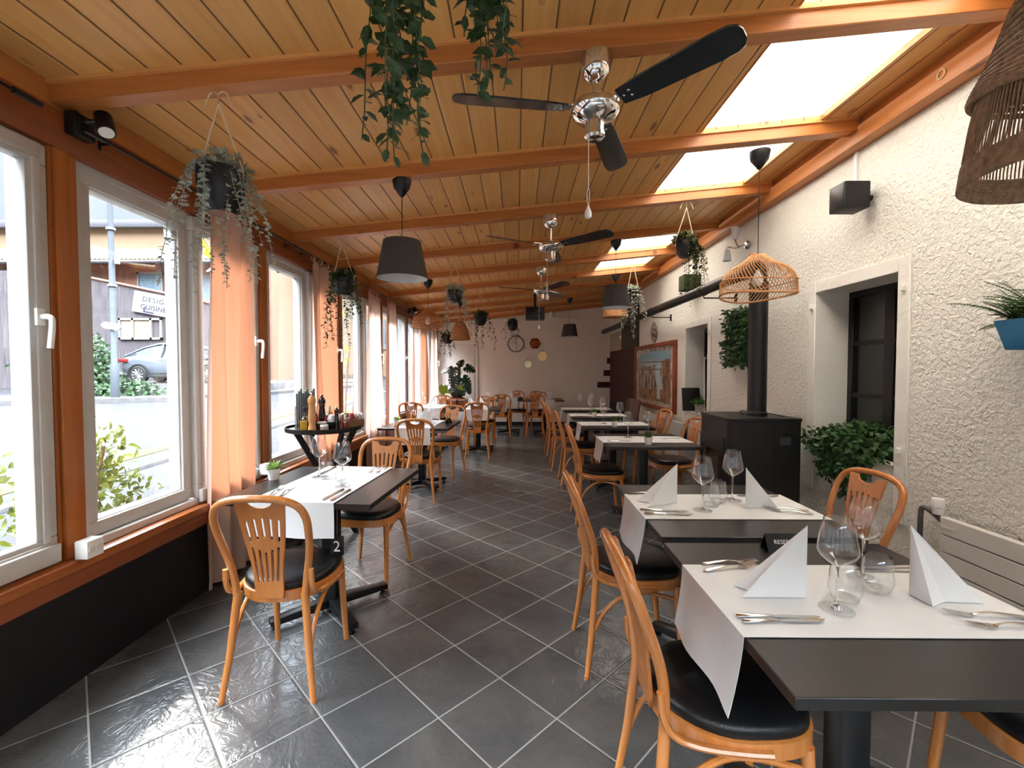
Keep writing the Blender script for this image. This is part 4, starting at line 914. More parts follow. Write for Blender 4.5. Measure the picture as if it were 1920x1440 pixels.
# ------------------------------------------------------------------ hanging plants
def strand(mt, p0, L, r, lf, shape, sp=.022, drift=(0, 0), stemr=.0015, wob=1.0):
    n = max(5, int(L/.05)); p = V(p0); pts = [p.copy()]; dx, dy = rnd.uniform(-.02, .02)*wob+drift[0], rnd.uniform(-.02, .02)*wob+drift[1]
    for i in range(n):
        p = p+V((dx+rnd.gauss(0, .006), dy+rnd.gauss(0, .006), -L/n)); dx *= .75; dy *= .75; pts.append(p.copy())
    mt.tube(pts, stemr, 4, caps=False); k = 0; step = sp; tot = 0
    for i in range(n):
        seg = pts[i+1]-pts[i]; l = seg.length; a = 0
        while a < l:
            q = pts[i]+seg*(a/l); an = k*2.2+rnd.gauss(0, .5); k += 1; s_ = rnd.uniform(.7, 1.2)*(1-.3*(tot/L))
            d = V((cos(an), sin(an), rnd.uniform(-.7, .35))); mt.leaf(q, d, (rnd.gauss(0, .3), rnd.gauss(0, .3), 1), lf*s_, lf*s_*shape, bend=.2, k=.5); a += step; tot += step
def hang(name, label, pot, hook, pr, ph, mat, nst, Lr, lf, shape, top=120, sp=.022, potmat='pot_black', seed=1, spread=.9, cord=True, side=None, dr=1.0):
    """pot on two cords from a hook, crown of leaves and trailing vines"""
    global rnd; rnd = random.Random(seed)
    t = thing(name, label, 'hanging plant', pot, 0, 'hanging plants under the rafters'); hk = V(hook)-V(pot)
    m = MB(); m.lathe([(.0, -ph), (pr*.55, -ph), (pr*.86, -ph*.72), (pr, -ph*.35), (pr, -.0), (pr*.93, .0), (pr*.9, -.02), (0, -.02)], 28); m.build('pot', W[potmat], t)
    if cord:
        m = MB(); kz = hk-V((0, 0, .05))
        for s_ in (-1, 1):
            m.tube([(s_*pr*1.0, 0, -ph*.35), (s_*pr*1.01, 0, 0), kz], .0042, 6)
            m.tube(chaikin([kz, hk, hk+V((s_*.035, 0, .005)), hk+V((s_*.06, 0, -.06))], 2), .0035, 5)
        m.build('cord', W['cord'], t)
    m = MB()
    cloud(m, top, ell((0, 0, .02), (pr*1.15, pr*1.15, pr*.55), .3), lf, shape, droop=-.2); m.build('foliage', W[mat], t, smooth=0)
    for i in range(nst):
        a = (2*pi*i/nst+rnd.uniform(-.3, .3)) if side is None else side+rnd.uniform(-1.3, 1.3)
        m = MB(); strand(m, (pr*spread*cos(a), pr*spread*sin(a), .02), rnd.uniform(*Lr), .0, lf, shape, sp, (.018*cos(a)*dr, .018*sin(a)*dr), wob=dr); m.build('vine', W[mat], t, smooth=0)
    return t
def hb(k, x): return (x, ry(k, x), cz(x)-.092)
hang('hanging_eucalyptus', 'eucalyptus in a black pot hanging nearest on the left, before the first curtain', (-1.319, 2.02, 2.29), hb(1, -1.31), .098, .19, 'euca', 20, (.22, .56), .030, .85, 260, .014, seed=3)
hang('hanging_ivy', 'dark leafed plant in a black pot with a long trail down the third post', (-1.56, 4.06, 2.22), hb(3, -1.57), .095, .15, 'vine', 16, (.25, .66), .044, .6, 200, .022, seed=4)
hang('hanging_eucalyptus', 'small eucalyptus pot hanging between the two left pendants', (-.70, 5.11, 2.30), hb(4, -.70), .085, .14, 'euca', 12, (.15, .55), .04, .8, 150, .022, seed=5)
hang('hanging_ivy', 'dark plant with two trails hanging before the upper left of the back wall', (-.58, 7.2, 2.25), hb(6, -.58), .10, .14, 'vine', 10, (.25, .62), .058, .6, 170, .03, seed=6)
hang('hanging_eucalyptus', 'dark little plant hanging right above the wall clock', (-.083, 9.26, 2.36), hb(8, -.09), .105, .15, 'vine', 8, (.2, .40), .06, .6, 120, .036, seed=7)
hang('hanging_ivy', 'ivy hanging behind the straw pendant before the white door', (-1.42, 9.22, 2.10), hb(8, -1.42), .11, .16, 'vine', 10, (.25, .6), .062, .6, 140, .032, seed=8)
hang('hanging_ivy', 'bushy ivy in a black pot hanging below the skylights on the right', (1.54, 4.16, 2.58), hb(3, 1.54), .085, .15, 'box_ivy', 20, (.2, .50), .046, .6, 260, .026, seed=9, side=0)
hang('hanging_eucalyptus', 'pale eucalyptus hanging right of the grey pendant at the stove pipe', (1.595, 6.20, 2.50), hb(5, 1.59), .075, .12, 'euca', 11, (.35, .72), .04, .8, 90, .02, seed=10)
hang('hanging_vine', 'long green leafed vine trailing from the top of the photo, left of the fan', (-.27, 1.05, 2.50), hb(0, -.27), .065, .12, 'vine', 11, (.48, .70), .054, .55, 30, .02, seed=21, spread=.5, dr=.3)
hang('hanging_vine', 'shorter green leafed vine at the top of the photo, touching the fan blade', (-.058, 1.12, 2.52), (-.058, 1.12, cz(-.058)-.005), .05, .10, 'vine', 8, (.30, .49), .056, .55, 30, .02, seed=22, spread=.5, dr=.3)

# ------------------------------------------------------------------ pendants
def cup(t, z, top, mat='black', h=.115, r=.064):
    m = MB(); m.lathe([(.004, top-h), (.012, top-h+.004), (r*.85, top-h*.45), (r, top-.004), (r, top)], 20, cap1=True); m.build('ceiling_cup', W[mat], t)
    m = MB(); m.tube([(0, 0, z), (0, 0, top-h+.002)], .003, 6, caps=False); m.build('cable', W['black'], t)
def bulb(t, z, r=.03):
    m = MB(); m.lathe([(.0, z-r*1.3), (r*.7, z-r*1.1), (r, z-r*.3), (r*.9, z+r*.4), (.014, z+r*1.3), (.013, z+r*1.9)], 18, cap1=True); m.build('bulb', W['bulb'], t)
    m = MB(); m.lathe([(.016, z+r*1.8), (.018, z+r*3.4), (.006, z+r*3.8)], 14, cap1=True); m.build('lamp_holder', W['black'], t)
def grey_pendant(label, loc, top):
    t = thing('pendant_lamp', label, 'pendant lamp', loc, 0, 'grey fabric pendant lamps')
    m = MB(); m.lathe([(.172, -.145), (.125, .105)], 40, cap0=False); m.lathe([(.1715, -.145), (.168, -.145)], 40, cap0=False); s_ = m.build('lamp_shade', W['grey_shade'], t)
    m = MB(); m.lathe([(.169, -.144), (.122, .104)], 40, cap0=False); m.build('lining', W['shade_in'], s_)
    m = MB()
    for k in range(3): a = k*2.1; m.tube([(0, 0, .085), (.124*cos(a), .124*sin(a), .10)], .0025, 5)
    m.lathe([(.022, .03), (.022, .09)], 14, cap0=True, cap1=True); m.build('spider_frame', W['shade_in'], t)
    bulb(t, -.01); cup(t, .09, top-loc[2])
grey_pendant('grey fabric pendant lamp nearest, hanging left of the aisle', (-.775, 3.06, 2.165), 2.68)
grey_pendant('grey fabric pendant lamp on the right, before the straw lamp', (1.137, 5.19, 2.26), 2.88)
grey_pendant('grey fabric pendant lamp furthest away before the back wall', (1.09, 9.28, 2.235), 2.875)
def cage(t, prof, ribs, rings, mat, twist=.0, rr=.0028, tilt=1):
    """rattan cage: slanted canes over a dome profile [(r, z)] with bound rings"""
    m = MB()
    for k in range(ribs):
        a0 = 2*pi*k/ribs; pts = []
        for i, (r_, z) in enumerate(prof): a = a0+twist*i/(len(prof)-1); pts.append((r_*cos(a), r_*sin(a), z))
        m.tube(pts, rr, 4, caps=False)
    m.build('lamp_shade', W[mat], t)
    m = MB()
    for r_, z, q in rings: m.tube([(r_*cos(a*pi/20), r_*sin(a*pi/20), z+tilt*.012*cos(a*pi/20*2)) for a in range(40)], q, 6, closed=True)
    m.build('rim', W[mat], t)
t = thing('pendant_lamp', 'open rattan dome pendant before the stove pipe on the right', 'pendant lamp', (1.655, 3.12, 1.90), 0)
prof = [(.05, .285), (.075, .26), (.12, .225), (.18, .19), (.215, .15), (.235, .10), (.238, .05), (.236, .01)]
cage(t, prof, 64, ((.05, .285, .005), (.238, .01, .007), (.239, .10, .004)), 'wicker', .9, .0026); bulb(t, .12, .037); cup(t, .2, 2.885-1.90, h=.12, r=.068)
t = thing('pendant_lamp', 'rattan dome pendant with a white bulb before the far left windows', 'pendant lamp', (-1.215, 6.18, 1.965), 0)
prof = [(.045, .26), (.07, .235), (.13, .19), (.18, .15), (.20, .11), (.205, .06), (.203, .01)]
cage(t, prof, 60, ((.045, .26, .005), (.204, .01, .006), (.205, .09, .004), (.19, .14, .003)), 'wicker', -.7, .0034); m = MB(); m.lathe([(.046, .255), (.07, .236), (.13, .192), (.178, .152)], 40, cap0=False); m.build('woven_top', W['straw'], t); bulb(t, .11, .037); cup(t, .2, cz(-1.215)-.09-1.965, h=.12, r=.068)
def straw(label, loc, r, top):
    t = thing('pendant_lamp', label, 'pendant lamp', loc); m = MB(); m.lathe([(.03, .33), (.055, .325), (.09, .29), (r*.72, .20), (r*.9, .11), (r, .0)], 40, cap0=False); m.build('lamp_shade', W['straw'], t, solid=.004)
    m = MB(); m.tube([(r*cos(a*pi/20), r*sin(a*pi/20), 0) for a in range(40)], .006, 6, closed=True); m.build('rim', W['straw'], t); bulb(t, .1); cup(t, .33, top-loc[2])
straw('bell shaped straw pendant before the white door', (-1.03, 8.2, 1.955), .182, cz(-1.03)-.09)
straw('straw pendant hidden behind the right grey pendant, only its rim showing', (1.585, 7.25, 2.25), .198, cz(1.585)-.09)
t = thing('pendant_lamp', 'grey brown cord wrapped pendant cut off by the upper right photo edge', 'pendant lamp', (1.375, 1.10, 1.885))
m = MB(); prof = [(.225, .02), (.222, .08), (.212, .16), (.198, .24), (.178, .32), (.145, .40), (.09, .46), (.05, .48)]
for k in range(150):
    a = 2*pi*k/150; m.tube([(r_*cos(a), r_*sin(a), z) for r_, z in prof], .0022, 3, caps=False)
s_ = m.build('lamp_shade', W['rope'], t)
m = MB()
for k in range(7): m.tube([((.228-.001*k)*cos(a*pi/24), (.228-.001*k)*sin(a*pi/24), .0+.009*k) for a in range(48)], .0075, 6, closed=True)
m.build('bottom_binding', W['rope'], s_)
m = MB()
for k in range(14):
    z = .20+.018*k; r_ = .212-.0028*k-.0002*k*k; m.tube([((r_+.003)*cos(a*pi/24), (r_+.003)*sin(a*pi/24), z+.035*sin(a*pi/24+k*.25)) for a in range(48)], .0075, 5, closed=True)
m.build('wrapped_cord', W['rope'], s_); bulb(t, .2, .035); cup(t, .48, cz(1.375)-.09-1.885)

# ------------------------------------------------------------------ ceiling fans
def fan(label, loc, ctop, angs, bm='blade', cord=.24):
    t = thing('ceiling_fan', label, 'ceiling fan', loc, 0, 'three blade ceiling fans')
    m = MB(); m.lathe([(.012, ctop-.115), (.03, ctop-.11), (.058, ctop-.085), (.064, ctop-.06), (.066, ctop-.03), (.064, ctop)], 28, cap1=True); m.build('canopy', W['chrome'], t)
    m = MB(); m.tube([(0, 0, .04), (0, 0, ctop-.11)], .0115, 12); m.build('down_rod', W['chrome'], t)
    m = MB(); m.lathe([(.012, .055), (.03, .05), (.075, .04), (.1, .022), (.104, .012), (.104, -.002), (.108, -.006), (.106, -.012), (.085, -.035), (.045, -.05), (.042, -.052), (.042, -.10), (.046, -.102), (.046, -.115), (.036, -.125), (.0, -.126)], 40, cap0=False); m.build('motor_housing', W['chrome'], t)
    for a in angs:
        Mr = Mx.Rotation(a, 4, 'Z'); m = MB(); m.add([(.09, -.022, .005), (.19, -.03, .012), (.19, .03, .003), (.09, .022, .008), (.09, -.022, .010), (.19, -.03, .016), (.19, .03, .007), (.09, .022, .013)], [(3, 2, 1, 0), (4, 5, 6, 7), (0, 1, 5, 4), (1, 2, 6, 5), (2, 3, 7, 6), (3, 0, 4, 7)], Mr); br = m.build('blade_iron', W['chrome'], t)
        Mb = Mr @ Mx.Translation((.13, 0, .004)) @ Mx.Rotation(R(-14), 4, 'X'); m = MB()
        ol = [(0, -.042), (.10, -.055), (.40, -.064), (.46, -.060), (.49, -.045), (.50, -.02), (.50, .02), (.49, .045), (.46, .060), (.40, .064), (.10, .055), (0, .042)]
        m.prism(ol, -.004, .004, Mb); m.build('blade', W[bm], t, bevel=.0015, seg=1)
        m = MB()
        for x, y in ((.05, -.015), (.05, .015), (.02, 0)): m.lathe([(.006, 0), (.004, .003)], 8, Mb @ Mx.Translation((x, y, -.0045)) @ Mx.Rotation(pi, 4, 'X'), cap1=True)
        m.build('screws', W['chrome'], br)
    if cord:
        m = MB(); m.tube([(-.03, -.02, -.11), (-.03, -.02, -.11-cord)], .0016, 5); m.tube(chaikin([(-.03, -.02, -.11-cord), (-.037, -.02, -.13-cord), (-.033, -.02, -.185-cord), (-.027, -.02, -.185-cord), (-.023, -.02, -.13-cord), (-.03, -.02, -.11-cord)], 2), .0016, 5); pc = m.build('pull_cord', W['white'], t)
        z = -.185-cord; m = MB(); m.lathe([(.004, z), (.008, z-.012), (.0155, z-.03), (.016, z-.048), (.012, z-.055), (.0, z-.05)], 12, Mx.Translation((-.03, -.02, 0))); m.build('pull_bell', W['white'], pc)
fan('black bladed chrome ceiling fan nearest the camera', (.348, 2.04, 2.555), cz(.348)-.09-2.555, (R(188.5), R(314), R(68)))
fan('chrome ceiling fan second from the camera, with one silvery looking blade', (.306, 4.10, 2.515), cz(.306)-.09-2.515, (R(209), R(319), R(80)))
fan('chrome ceiling fan furthest away, in front of the projector', (.335, 6.15, 2.48), cz(.335)-.09-2.48, (R(205), R(298), R(58)), cord=.28)
pj = thing('projector', 'black projector hanging on a pole behind the furthest fan', 'projector', (.335, 8.2, 2.43))
m = MB(); m.bb(-.17, .17, -.14, .14, -.12, .10); m.build('housing', W['black'], pj, bevel=.012)
m = MB(); m.lathe([(.04, 0), (.045, .02), (.035, .03)], 20, Mx.Translation((.05, -.14, -.04)) @ Mx.Rotation(pi/2, 4, 'X'), cap1=True); m.build('lens', W['blade'], pj)
m = MB(); m.tube([(0, 0, .1), (0, 0, cz(.335)-2.44)], .025, 10); m.build('pole', W['black'], pj)

# ------------------------------------------------------------------ stove and flue
st = thing('pellet_stove', 'black pellet stove at the right wall with a flue pipe', 'stove', (1.93, 3.78, 0))
def rrect(x0, x1, y0, y1, r, which):
    pts = []
    for (cx, cy, a0), rr in zip(((x1-r, y1-r, 0), (x0+r, y1-r, pi/2), (x0+r, y0+r, pi), (x1-r, y0+r, 1.5*pi)), which):
        if rr: pts += [(cx+r*cos(a0+i*pi/12), cy+r*sin(a0+i*pi/12)) for i in range(7)]
        else: pts.append((cx+r*(1 if cos(a0+.7) > 0 else -1), cy+r*(1 if sin(a0+.7) > 0 else -1)))
    return pts
m = MB(); m.prism(rrect(-.275, .275, -.29, .29, .06, (0, 1, 1, 0)), .03, 1.0); m.build('body', W['stove'], st)
m = MB(); m.prism(rrect(-.282, .282, -.297, .297, .065, (0, 1, 1, 0)), 1.0, 1.025); m.build('top_plate', W['stove'], st, bevel=.004, seg=1)
m = MB(); m.bb(-.255, .255, -.27, .27, 0, .03); m.build('plinth', W['black'], st)
m = MB(); m.bb(-.287, -.270, -.21, .24, .22, .86); dr = m.build('door', W['blackm'], st, bevel=.006)
m = MB(); m.bb(-.291, -.285, -.13, .17, .30, .74); m.build('door_glass', P('stove_glass', (.04, .022, .015), .08, var=.6, sc=4, stretch=(1, 6, 1)), dr)
m = MB(); m.bb(-.30, -.288, .195, .215, .45, .65); m.build('door_handle', W['steel'], dr)
m = MB(); m.bb(.075, .078, -.2925, -.289, .06, .99); m.build('panel_joint', W['black'], st)
m = MB(); m.prism([(.10, -.02), (.215, -.02), (.235, .085), (.13, .085)], 0, .006, Mx.Translation((0, -.289, .83)) @ Mx.Rotation(pi/2, 4, 'X')); dp = m.build('display_bezel', W['black'], st)
m = MB(); m.prism([(.112, -.012), (.197, -.012), (.197, .05), (.118, .05)], 0, .008, Mx.Translation((0, -.289, .83)) @ Mx.Rotation(pi/2, 4, 'X')); m.build('display', W['pot_grey'], dp)
m = MB(); m.tube(chaikin([(-.05, -.05, 1.03), (-.09, -.05, 1.07), (-.02, -.1, 1.06), (.1, -.12, 1.055), (.2, -.2, 1.03)], 3), .004, 6); m.build('cable', W['black'], st)
fl = thing('flue_pipe', 'black flue pipe rising from the stove and running along the right wall', 'pipe', (2.0, 3.75, 0))
m = MB(); m.tube([(0, 0, 1.025), (0, 0, 2.12)], .072, 24); m.lathe([(.076, 1.025), (.082, 1.03), (.082, 1.05), (.074, 1.055)], 24, cap0=False); m.build('vertical_pipe', W['stove'], fl)
m = MB(); m.tube(chaikin([(0, 0, 2.10), (0, 0, 2.20), (.0, .02, 2.245), (0, .12, 2.25), (.005, .3, 2.252)], 3), .062, 20); m.build('elbow', W['stove'], fl)
m = MB(); m.tube([(.005, .28, 2.252), (.19, 7.6, 2.36)], .056, 20)
m.build('horizontal_pipe', W['stove'], fl)
for f in (.12, .40, .68, .93):
    p = V((.005, .28, 2.252)).lerp(V((.19, 7.6, 2.36)), f); d = (V((.19, 7.6, 2.36))-V((.005, .28, 2.252))).normalized(); m = MB(); m.tube([p-d*.02, p+d*.02], .061, 20); m.build('pipe_clamp', W['black'], fl)
    if f < .8: m = MB(); m.tube([p+V((.0, 0, -.06)), p+V((0, 0, -.085)), (.375, p.y, p.z-.085)], .008, 6); m.bb(.365, .379, p.y-.02, p.y+.02, p.z-.14, p.z-.04); m.build('wall_bracket', W['black'], fl)

# ------------------------------------------------------------------ right wall things
def mural_mat():
    m, nt, bs, out = nodes('painted_tile_mural'); t = N(nt, 'TexCoord'); sx = N(nt, 'SeparateXYZ', i_Vector=t.outputs['Object']); y, z = sx.outputs[1], sx.outputs[2]
    u = mth(nt, 'DIVIDE', y, -1.02); v = mth(nt, 'DIVIDE', z, .49)          # -1..1, left edge is the far one
    n = N(nt, 'TexNoise', i_Vector=t.outputs['Object'], i_Scale=4.0, i_Detail=6.0); nf = mth(nt, 'SUBTRACT', n.outputs['Fac'], .5)
    n2 = N(nt, 'TexNoise', i_Vector=t.outputs['Object'], i_Scale=9.0, i_Detail=5.0); n3 = N(nt, 'TexNoise', i_Vector=coords(nt, (1, 9, 1.2)), i_Scale=1.5, i_Detail=4.0)
    col = ramp(nt, n3.outputs['Fac'], [(.36, (.06, .05, .035)), (.5, (.30, .24, .18)), (.62, (.60, .52, .44))])
    uw = mth(nt, 'ADD', u, mth(nt, 'MULTIPLY', nf, .35)); vw = mth(nt, 'ADD', v, mth(nt, 'MULTIPLY', nf, .3))
    col = mix(nt, mth(nt, 'GREATER_THAN', uw, .52), col, (.30, .12, .05)); col = mix(nt, mth(nt, 'LESS_THAN', vw, -.45), col, (.32, .15, .07))
    col = mix(nt, mth(nt, 'MULTIPLY', mth(nt, 'GREATER_THAN', n2.outputs['Fac'], .54), .75), col, (.07, .04, .025))
    wf = mth(nt, 'MULTIPLY', mth(nt, 'LESS_THAN', mth(nt, 'ABSOLUTE', mth(nt, 'SUBTRACT', uw, mth(nt, 'MULTIPLY_ADD', v, -.06, .28))), mth(nt, 'MULTIPLY_ADD', v, .05, .12)), mth(nt, 'GREATER_THAN', vw, -.75)); col = mix(nt, wf, col, (.40, .52, .55))
    col = mix(nt, mth(nt, 'GREATER_THAN', mth(nt, 'ADD', vw, mth(nt, 'MULTIPLY', mth(nt, 'GREATER_THAN', u, .45), -.35)), .38), col, (.34, .46, .48)); col = mix(nt, mth(nt, 'GREATER_THAN', vw, .56), col, (.22, .40, .50))
    br = mth(nt, 'LESS_THAN', mth(nt, 'ABSOLUTE', mth(nt, 'SUBTRACT', v, .50)), .018); col = mix(nt, br, col, (.12, .10, .09))
    br = mth(nt, 'MULTIPLY', mth(nt, 'LESS_THAN', mth(nt, 'ABSOLUTE', mth(nt, 'SUBTRACT', v, .24)), .02), mth(nt, 'LESS_THAN', u, .45)); col = mix(nt, br, col, (.13, .10, .09))
    fr = mth(nt, 'MAXIMUM', mth(nt, 'ABSOLUTE', u), mth(nt, 'SUBTRACT', mth(nt, 'ABSOLUTE', v), -.0)); fe = mth(nt, 'GREATER_THAN', mth(nt, 'ADD', fr, mth(nt, 'MULTIPLY', nf, .06)), .86)
    orn = ramp(nt, n2.outputs['Fac'], [(.44, (.62, .57, .48)), (.5, (.12, .14, .15)), (.56, (.40, .22, .10)), (.6, (.62, .57, .48))]); col = mix(nt, fe, col, orn)
    nt.links.new(col, bs.inputs['Base Color']); bs.inputs['Roughness'].default_value = .3
    return m
pt = thing('picture', 'large painted tile picture of a bridge and waterfall in a red wood frame, right wall', 'picture', (2.37, 7.79, 1.295))
m = MB(); m.bb(-.012, .008, -1.06, 1.06, -.50, .50); m.build('tile_panel', mural_mat(), pt, smooth=0)
m = MB(); sash(m, -.045, .01, -1.12, 1.12, -.555, .555, .065); m.build('frame', W['clayred'], pt, bevel=.006)
m = MB(); Mp = Mx.Translation((2.378, 7.77, 2.055)) @ Mx.Rotation(-pi/2, 4, 'Y'); pl = thing('wall_plate', 'round pale wall plate with dark birds above the tiled picture', 'plate')
m.lathe([(.0, .012), (.12, .012), (.17, .022), (.176, .02), (.13, .0)], 36, Mp, cap0=False); m.build('plate', W['stone'], pl)
m = MB()
for x, y, a in ((.02, -.05, .3), (-.06, .03, -.2), (-.09, -.05, .5)):
    for s_ in (-1, 1): m.leaf(Mp @ V((x, y, .0145)), Mp.to_3x3() @ V((s_*cos(a)*.2+.4, s_*.9, .04)), Mp.to_3x3() @ V((0, 0, 1)), .085, .03, bend=0)
m.build('painted_birds', W['pot_grey'], pl, solid=.001)
gp = thing('wall_plant', 'green leafy plant panel on the right wall behind the flue pipe', 'wall plant', (2.34, 4.72, 1.74)); rnd = random.Random(31)
m = MB(); m.bb(.0, .038, -.20, .24, -.28, .28); m.build('backing', W['green_box'], gp, bevel=.01)
m = MB(); cloud(m, 900, lambda: (V((-.0-.07*rnd.random(), rnd.uniform(-.24, .28), rnd.uniform(-.31, .31))), V((-1, 0, .0))), .055, .5, droop=.4); m.build('foliage', W['ivy'], gp, smooth=0)
gb = thing('cube_planter', 'square grass covered planter box on the right wall above the flue pipe', 'planter', (2.27, 5.95, 2.53), 0); m = MB(); m.bb(-.11, .11, -.10, .10, -.09, .11); m.build('box', W['green_box'], gb, bevel=.008); rnd = random.Random(32)
m = MB()
for k in range(7): a = k*.9; strand(m, (.08*cos(a), .08*sin(a), .11 if k > 4 else -.08), .12+.12*rnd.random(), 0, .045, .55, .032)
m.build('vine', W['vine'], gb, smooth=0); m = MB(); m.bb(.10, .112, -.05, .05, -.05, .06); m.build('wall_hook', W['black'], gb)
bp = thing('hanging_planter', 'blue planter with a fern on the right wall at the photo edge', 'planter', (2.275, 1.86, 1.49)); rnd = random.Random(33)
m = MB(); m.add([(-.075, -.19, 0), (.075, -.19, 0), (.075, .19, 0), (-.075, .19, 0), (-.095, -.225, .135), (.10, -.225, .135), (.10, .225, .135), (-.095, .225, .135), (-.088, -.218, .135), (.093, -.218, .135), (.093, .218, .135), (-.088, .218, .135), (-.082, -.21, .1), (.088, -.21, .1), (.088, .21, .1), (-.082, .21, .1)],
    [(3, 2, 1, 0), (0, 1, 5, 4), (1, 2, 6, 5), (2, 3, 7, 6), (3, 0, 4, 7), (4, 5, 9, 8), (5, 6, 10, 9), (6, 7, 11, 10), (7, 4, 8, 11), (8, 9, 13, 12), (9, 10, 14, 13), (10, 11, 15, 14), (11, 8, 12, 15), (12, 13, 14, 15)]); m.build('trough', W['blue'], bp, bevel=.004)
def frond(m, p0, d, L, n, lw):
    p = V(p0); d = V(d).normalized(); pts = [p.copy()]
    for i in range(12): d = (d+V((0, 0, -.085))).normalized(); p = p+d*L/12; pts.append(p.copy())
    m.tube(pts, .0015, 4, caps=False)
    for i in range(1, 12):
        t_ = (pts[i+1]-pts[i-1]).normalized(); s_ = t_.cross(V((0, 0, 1)))
        if s_.length < .01: s_ = V((0, 1, 0))
        s_.normalize(); w_ = lw*(1-abs(i/12-.35)**1.3)
        for q in (-1, 1): m.leaf(pts[i], s_*q+t_*.55-V((0, 0, .15)), V((0, 0, 1)), w_, w_*.2, bend=.1); m.leaf((pts[i]+pts[i-1])/2, s_*q+t_*.55-V((0, 0, .12)), V((0, 0, 1)), w_, w_*.2, bend=.1)
for k in range(52):
    a = rnd.uniform(-.6, .6)+(pi/2 if k % 2 else rnd.uniform(1.6, 4.4)); m = MB(); frond(m, (rnd.uniform(-.05, .03), rnd.uniform(-.15, .20), .10), (cos(a)*.8-.2, sin(a)*.9, rnd.uniform(.5, 2.4)), rnd.uniform(.16, .31), 12, .052)
    m.v = [(min(x, .098), y, z) for x, y, z in m.v]; m.build('frond', W['fern'], bp, smooth=0)
iv = thing('sill_ivy', 'bushy ivy trailing over the sill of the near niche window', 'plant', (2.52, 3.2, .806)); rnd = random.Random(34)
m = MB(); m.bb(-.08, .08, -.3, .3, 0, .07); m.build('trough', W['pot_black'], iv, bevel=.01)
m = MB(); cloud(m, 900, ell((-.03, .0, .11), (.13, .36, .11), .5), .045, .6); cloud(m, 560, ell((-.20, .05, .05), (.06, .44, .13), .3), .045, .6, droop=.6); cloud(m, 460, ell((-.20, .02, -.10), (.045, .28, .13), .3), .042, .6, droop=.8); cloud(m, 150, ell((-.20, -.05, -.21), (.03, .13, .12), .3), .038, .6, droop=1)
m.build('foliage', W['ivy'], iv, smooth=0)
ps = thing('potted_herb', 'low green plant in a stone pot on the sill of the further niche window', 'potted plant', (2.425, 5.97, .835)); rnd = random.Random(35)
m = MB(); m.lathe([(.045, 0), (.05, .002), (.058, .11), (.052, .112), (.05, .10), (0, .10)], 20); m.build('pot', W['stone'], ps); m = MB(); cloud(m, 130, ell((0, 0, .15), (.10, .10, .055), .2), .04, .5); m.build('leaves', W['fern'], ps, smooth=0)
br = thing('black_board', 'black board leaning in the further niche window', 'board', (2.43, 6.24, .836)); br.rotation_euler = (R(-9), 0, 0)
m = MB(); m.bb(-.125, .125, -.012, .012, 0, .32); m.build('board', W['blackm'], br, bevel=.01)
ck = thing('walking_cane', 'white cane leaning in the further niche window', 'cane', (2.60, 6.22, .836)); m = MB(); m.tube(chaikin([(0, 0, 0), (.0, .02, .45), (0, .03, .68), (-.005, .02, .73), (-.01, -.02, .735), (-.01, -.05, .72)], 2), .011, 8); m.build('cane', W['white'], ck)
sk = thing('loudspeaker', 'black cube loudspeaker high on the right wall', 'loudspeaker', (2.235, 3.075, 2.555))
m = MB(); m.bb(-.085, .085, -.075, .075, -.087, .087); m.build('cabinet', W['blackm'], sk, bevel=.008); m = MB(); m.bb(-.087, -.083, -.065, .065, -.077, .077); m.build('grille', W['pot_black'], sk, bevel=.001)
m = MB(); m.tube([(.08, .0, 0), (.146, .0, 0)], .02, 8); m.build('wall_mount', W['black'], sk)
dc = MB(); dc.bb(2.362, 2.381, 3.19, 3.215, 2.70, 2.92); tag(dc.build('cable_duct', W['white'], bevel=.002), 'short white cable duct above the black loudspeaker', 'cable duct')
sc = thing('wall_sconce', 'wall sconce with two frosted glass shades right of the bushy ivy', 'wall lamp', (2.37, 4.66, 2.68))
m = MB(); m.lathe([(.0, 0), (.04, 0), (.045, .012), (.03, .03), (.0, .035)], 20, Mx.Rotation(-pi/2, 4, 'Y')); m.build('wall_rose', W['steel'], sc)
for dy, dz, up in ((.20, .02, -1), (.03, .05, 1)):
    m = MB(); m.tube(chaikin([(-.03, 0, 0), (-.10, dy*.4, -.02), (-.12, dy, dz+.02), (-.12, dy, dz+up*.015)], 2), .007, 8); m.build('arm', W['steel'], sc)
    m = MB(); m.lathe([(.018, 0), (.03, up*.02), (.035, up*.06), (.043, up*.12)], 20, Mx.Translation((-.12, dy, dz+up*.015)), cap0=True); m.build('glass_shade', W['clock'] if 0 else W['shade_in'], sc)
rg = MB(); rg.tube([(2.276, 2.48+.022*cos(a*pi/10), 2.985+.022*sin(a*pi/10)) for a in range(20)], .006, 6, closed=True); tag(rg.build('wooden_ring', W['ring']), 'pale wooden ring in the purlin at upper right', 'ring')
rd = thing('radiator', 'white panel radiator low on the right wall at the photo edge', 'radiator', (2.31, 1.65, .16))
for k in range(6):
    m = MB(); m.bb(-.045, .0, -.75, .75, .092*k-.092+.003, .092*k-.092+.088); m.build('panel', W['radiator'], rd, bevel=.0015, seg=1)
m = MB(); m.bb(-.0, .05, -.7, .7, -.05, .44); m.build('back_plate', W['black'], rd); m = MB(); m.bb(-.047, -.043, .67, .74, .405, .415); m.build('badge', W['white'], rd)
m = MB(); m.tube(chaikin([(-.01, .77, .42), (-.01, .82, .45), (-.01, .88, .47), (-.01, .90, .46), (-.01, .905, .42), (-.01, .905, -.16)], 2), .013, 10); m.build('pipe', W['copperpipe'], rd)
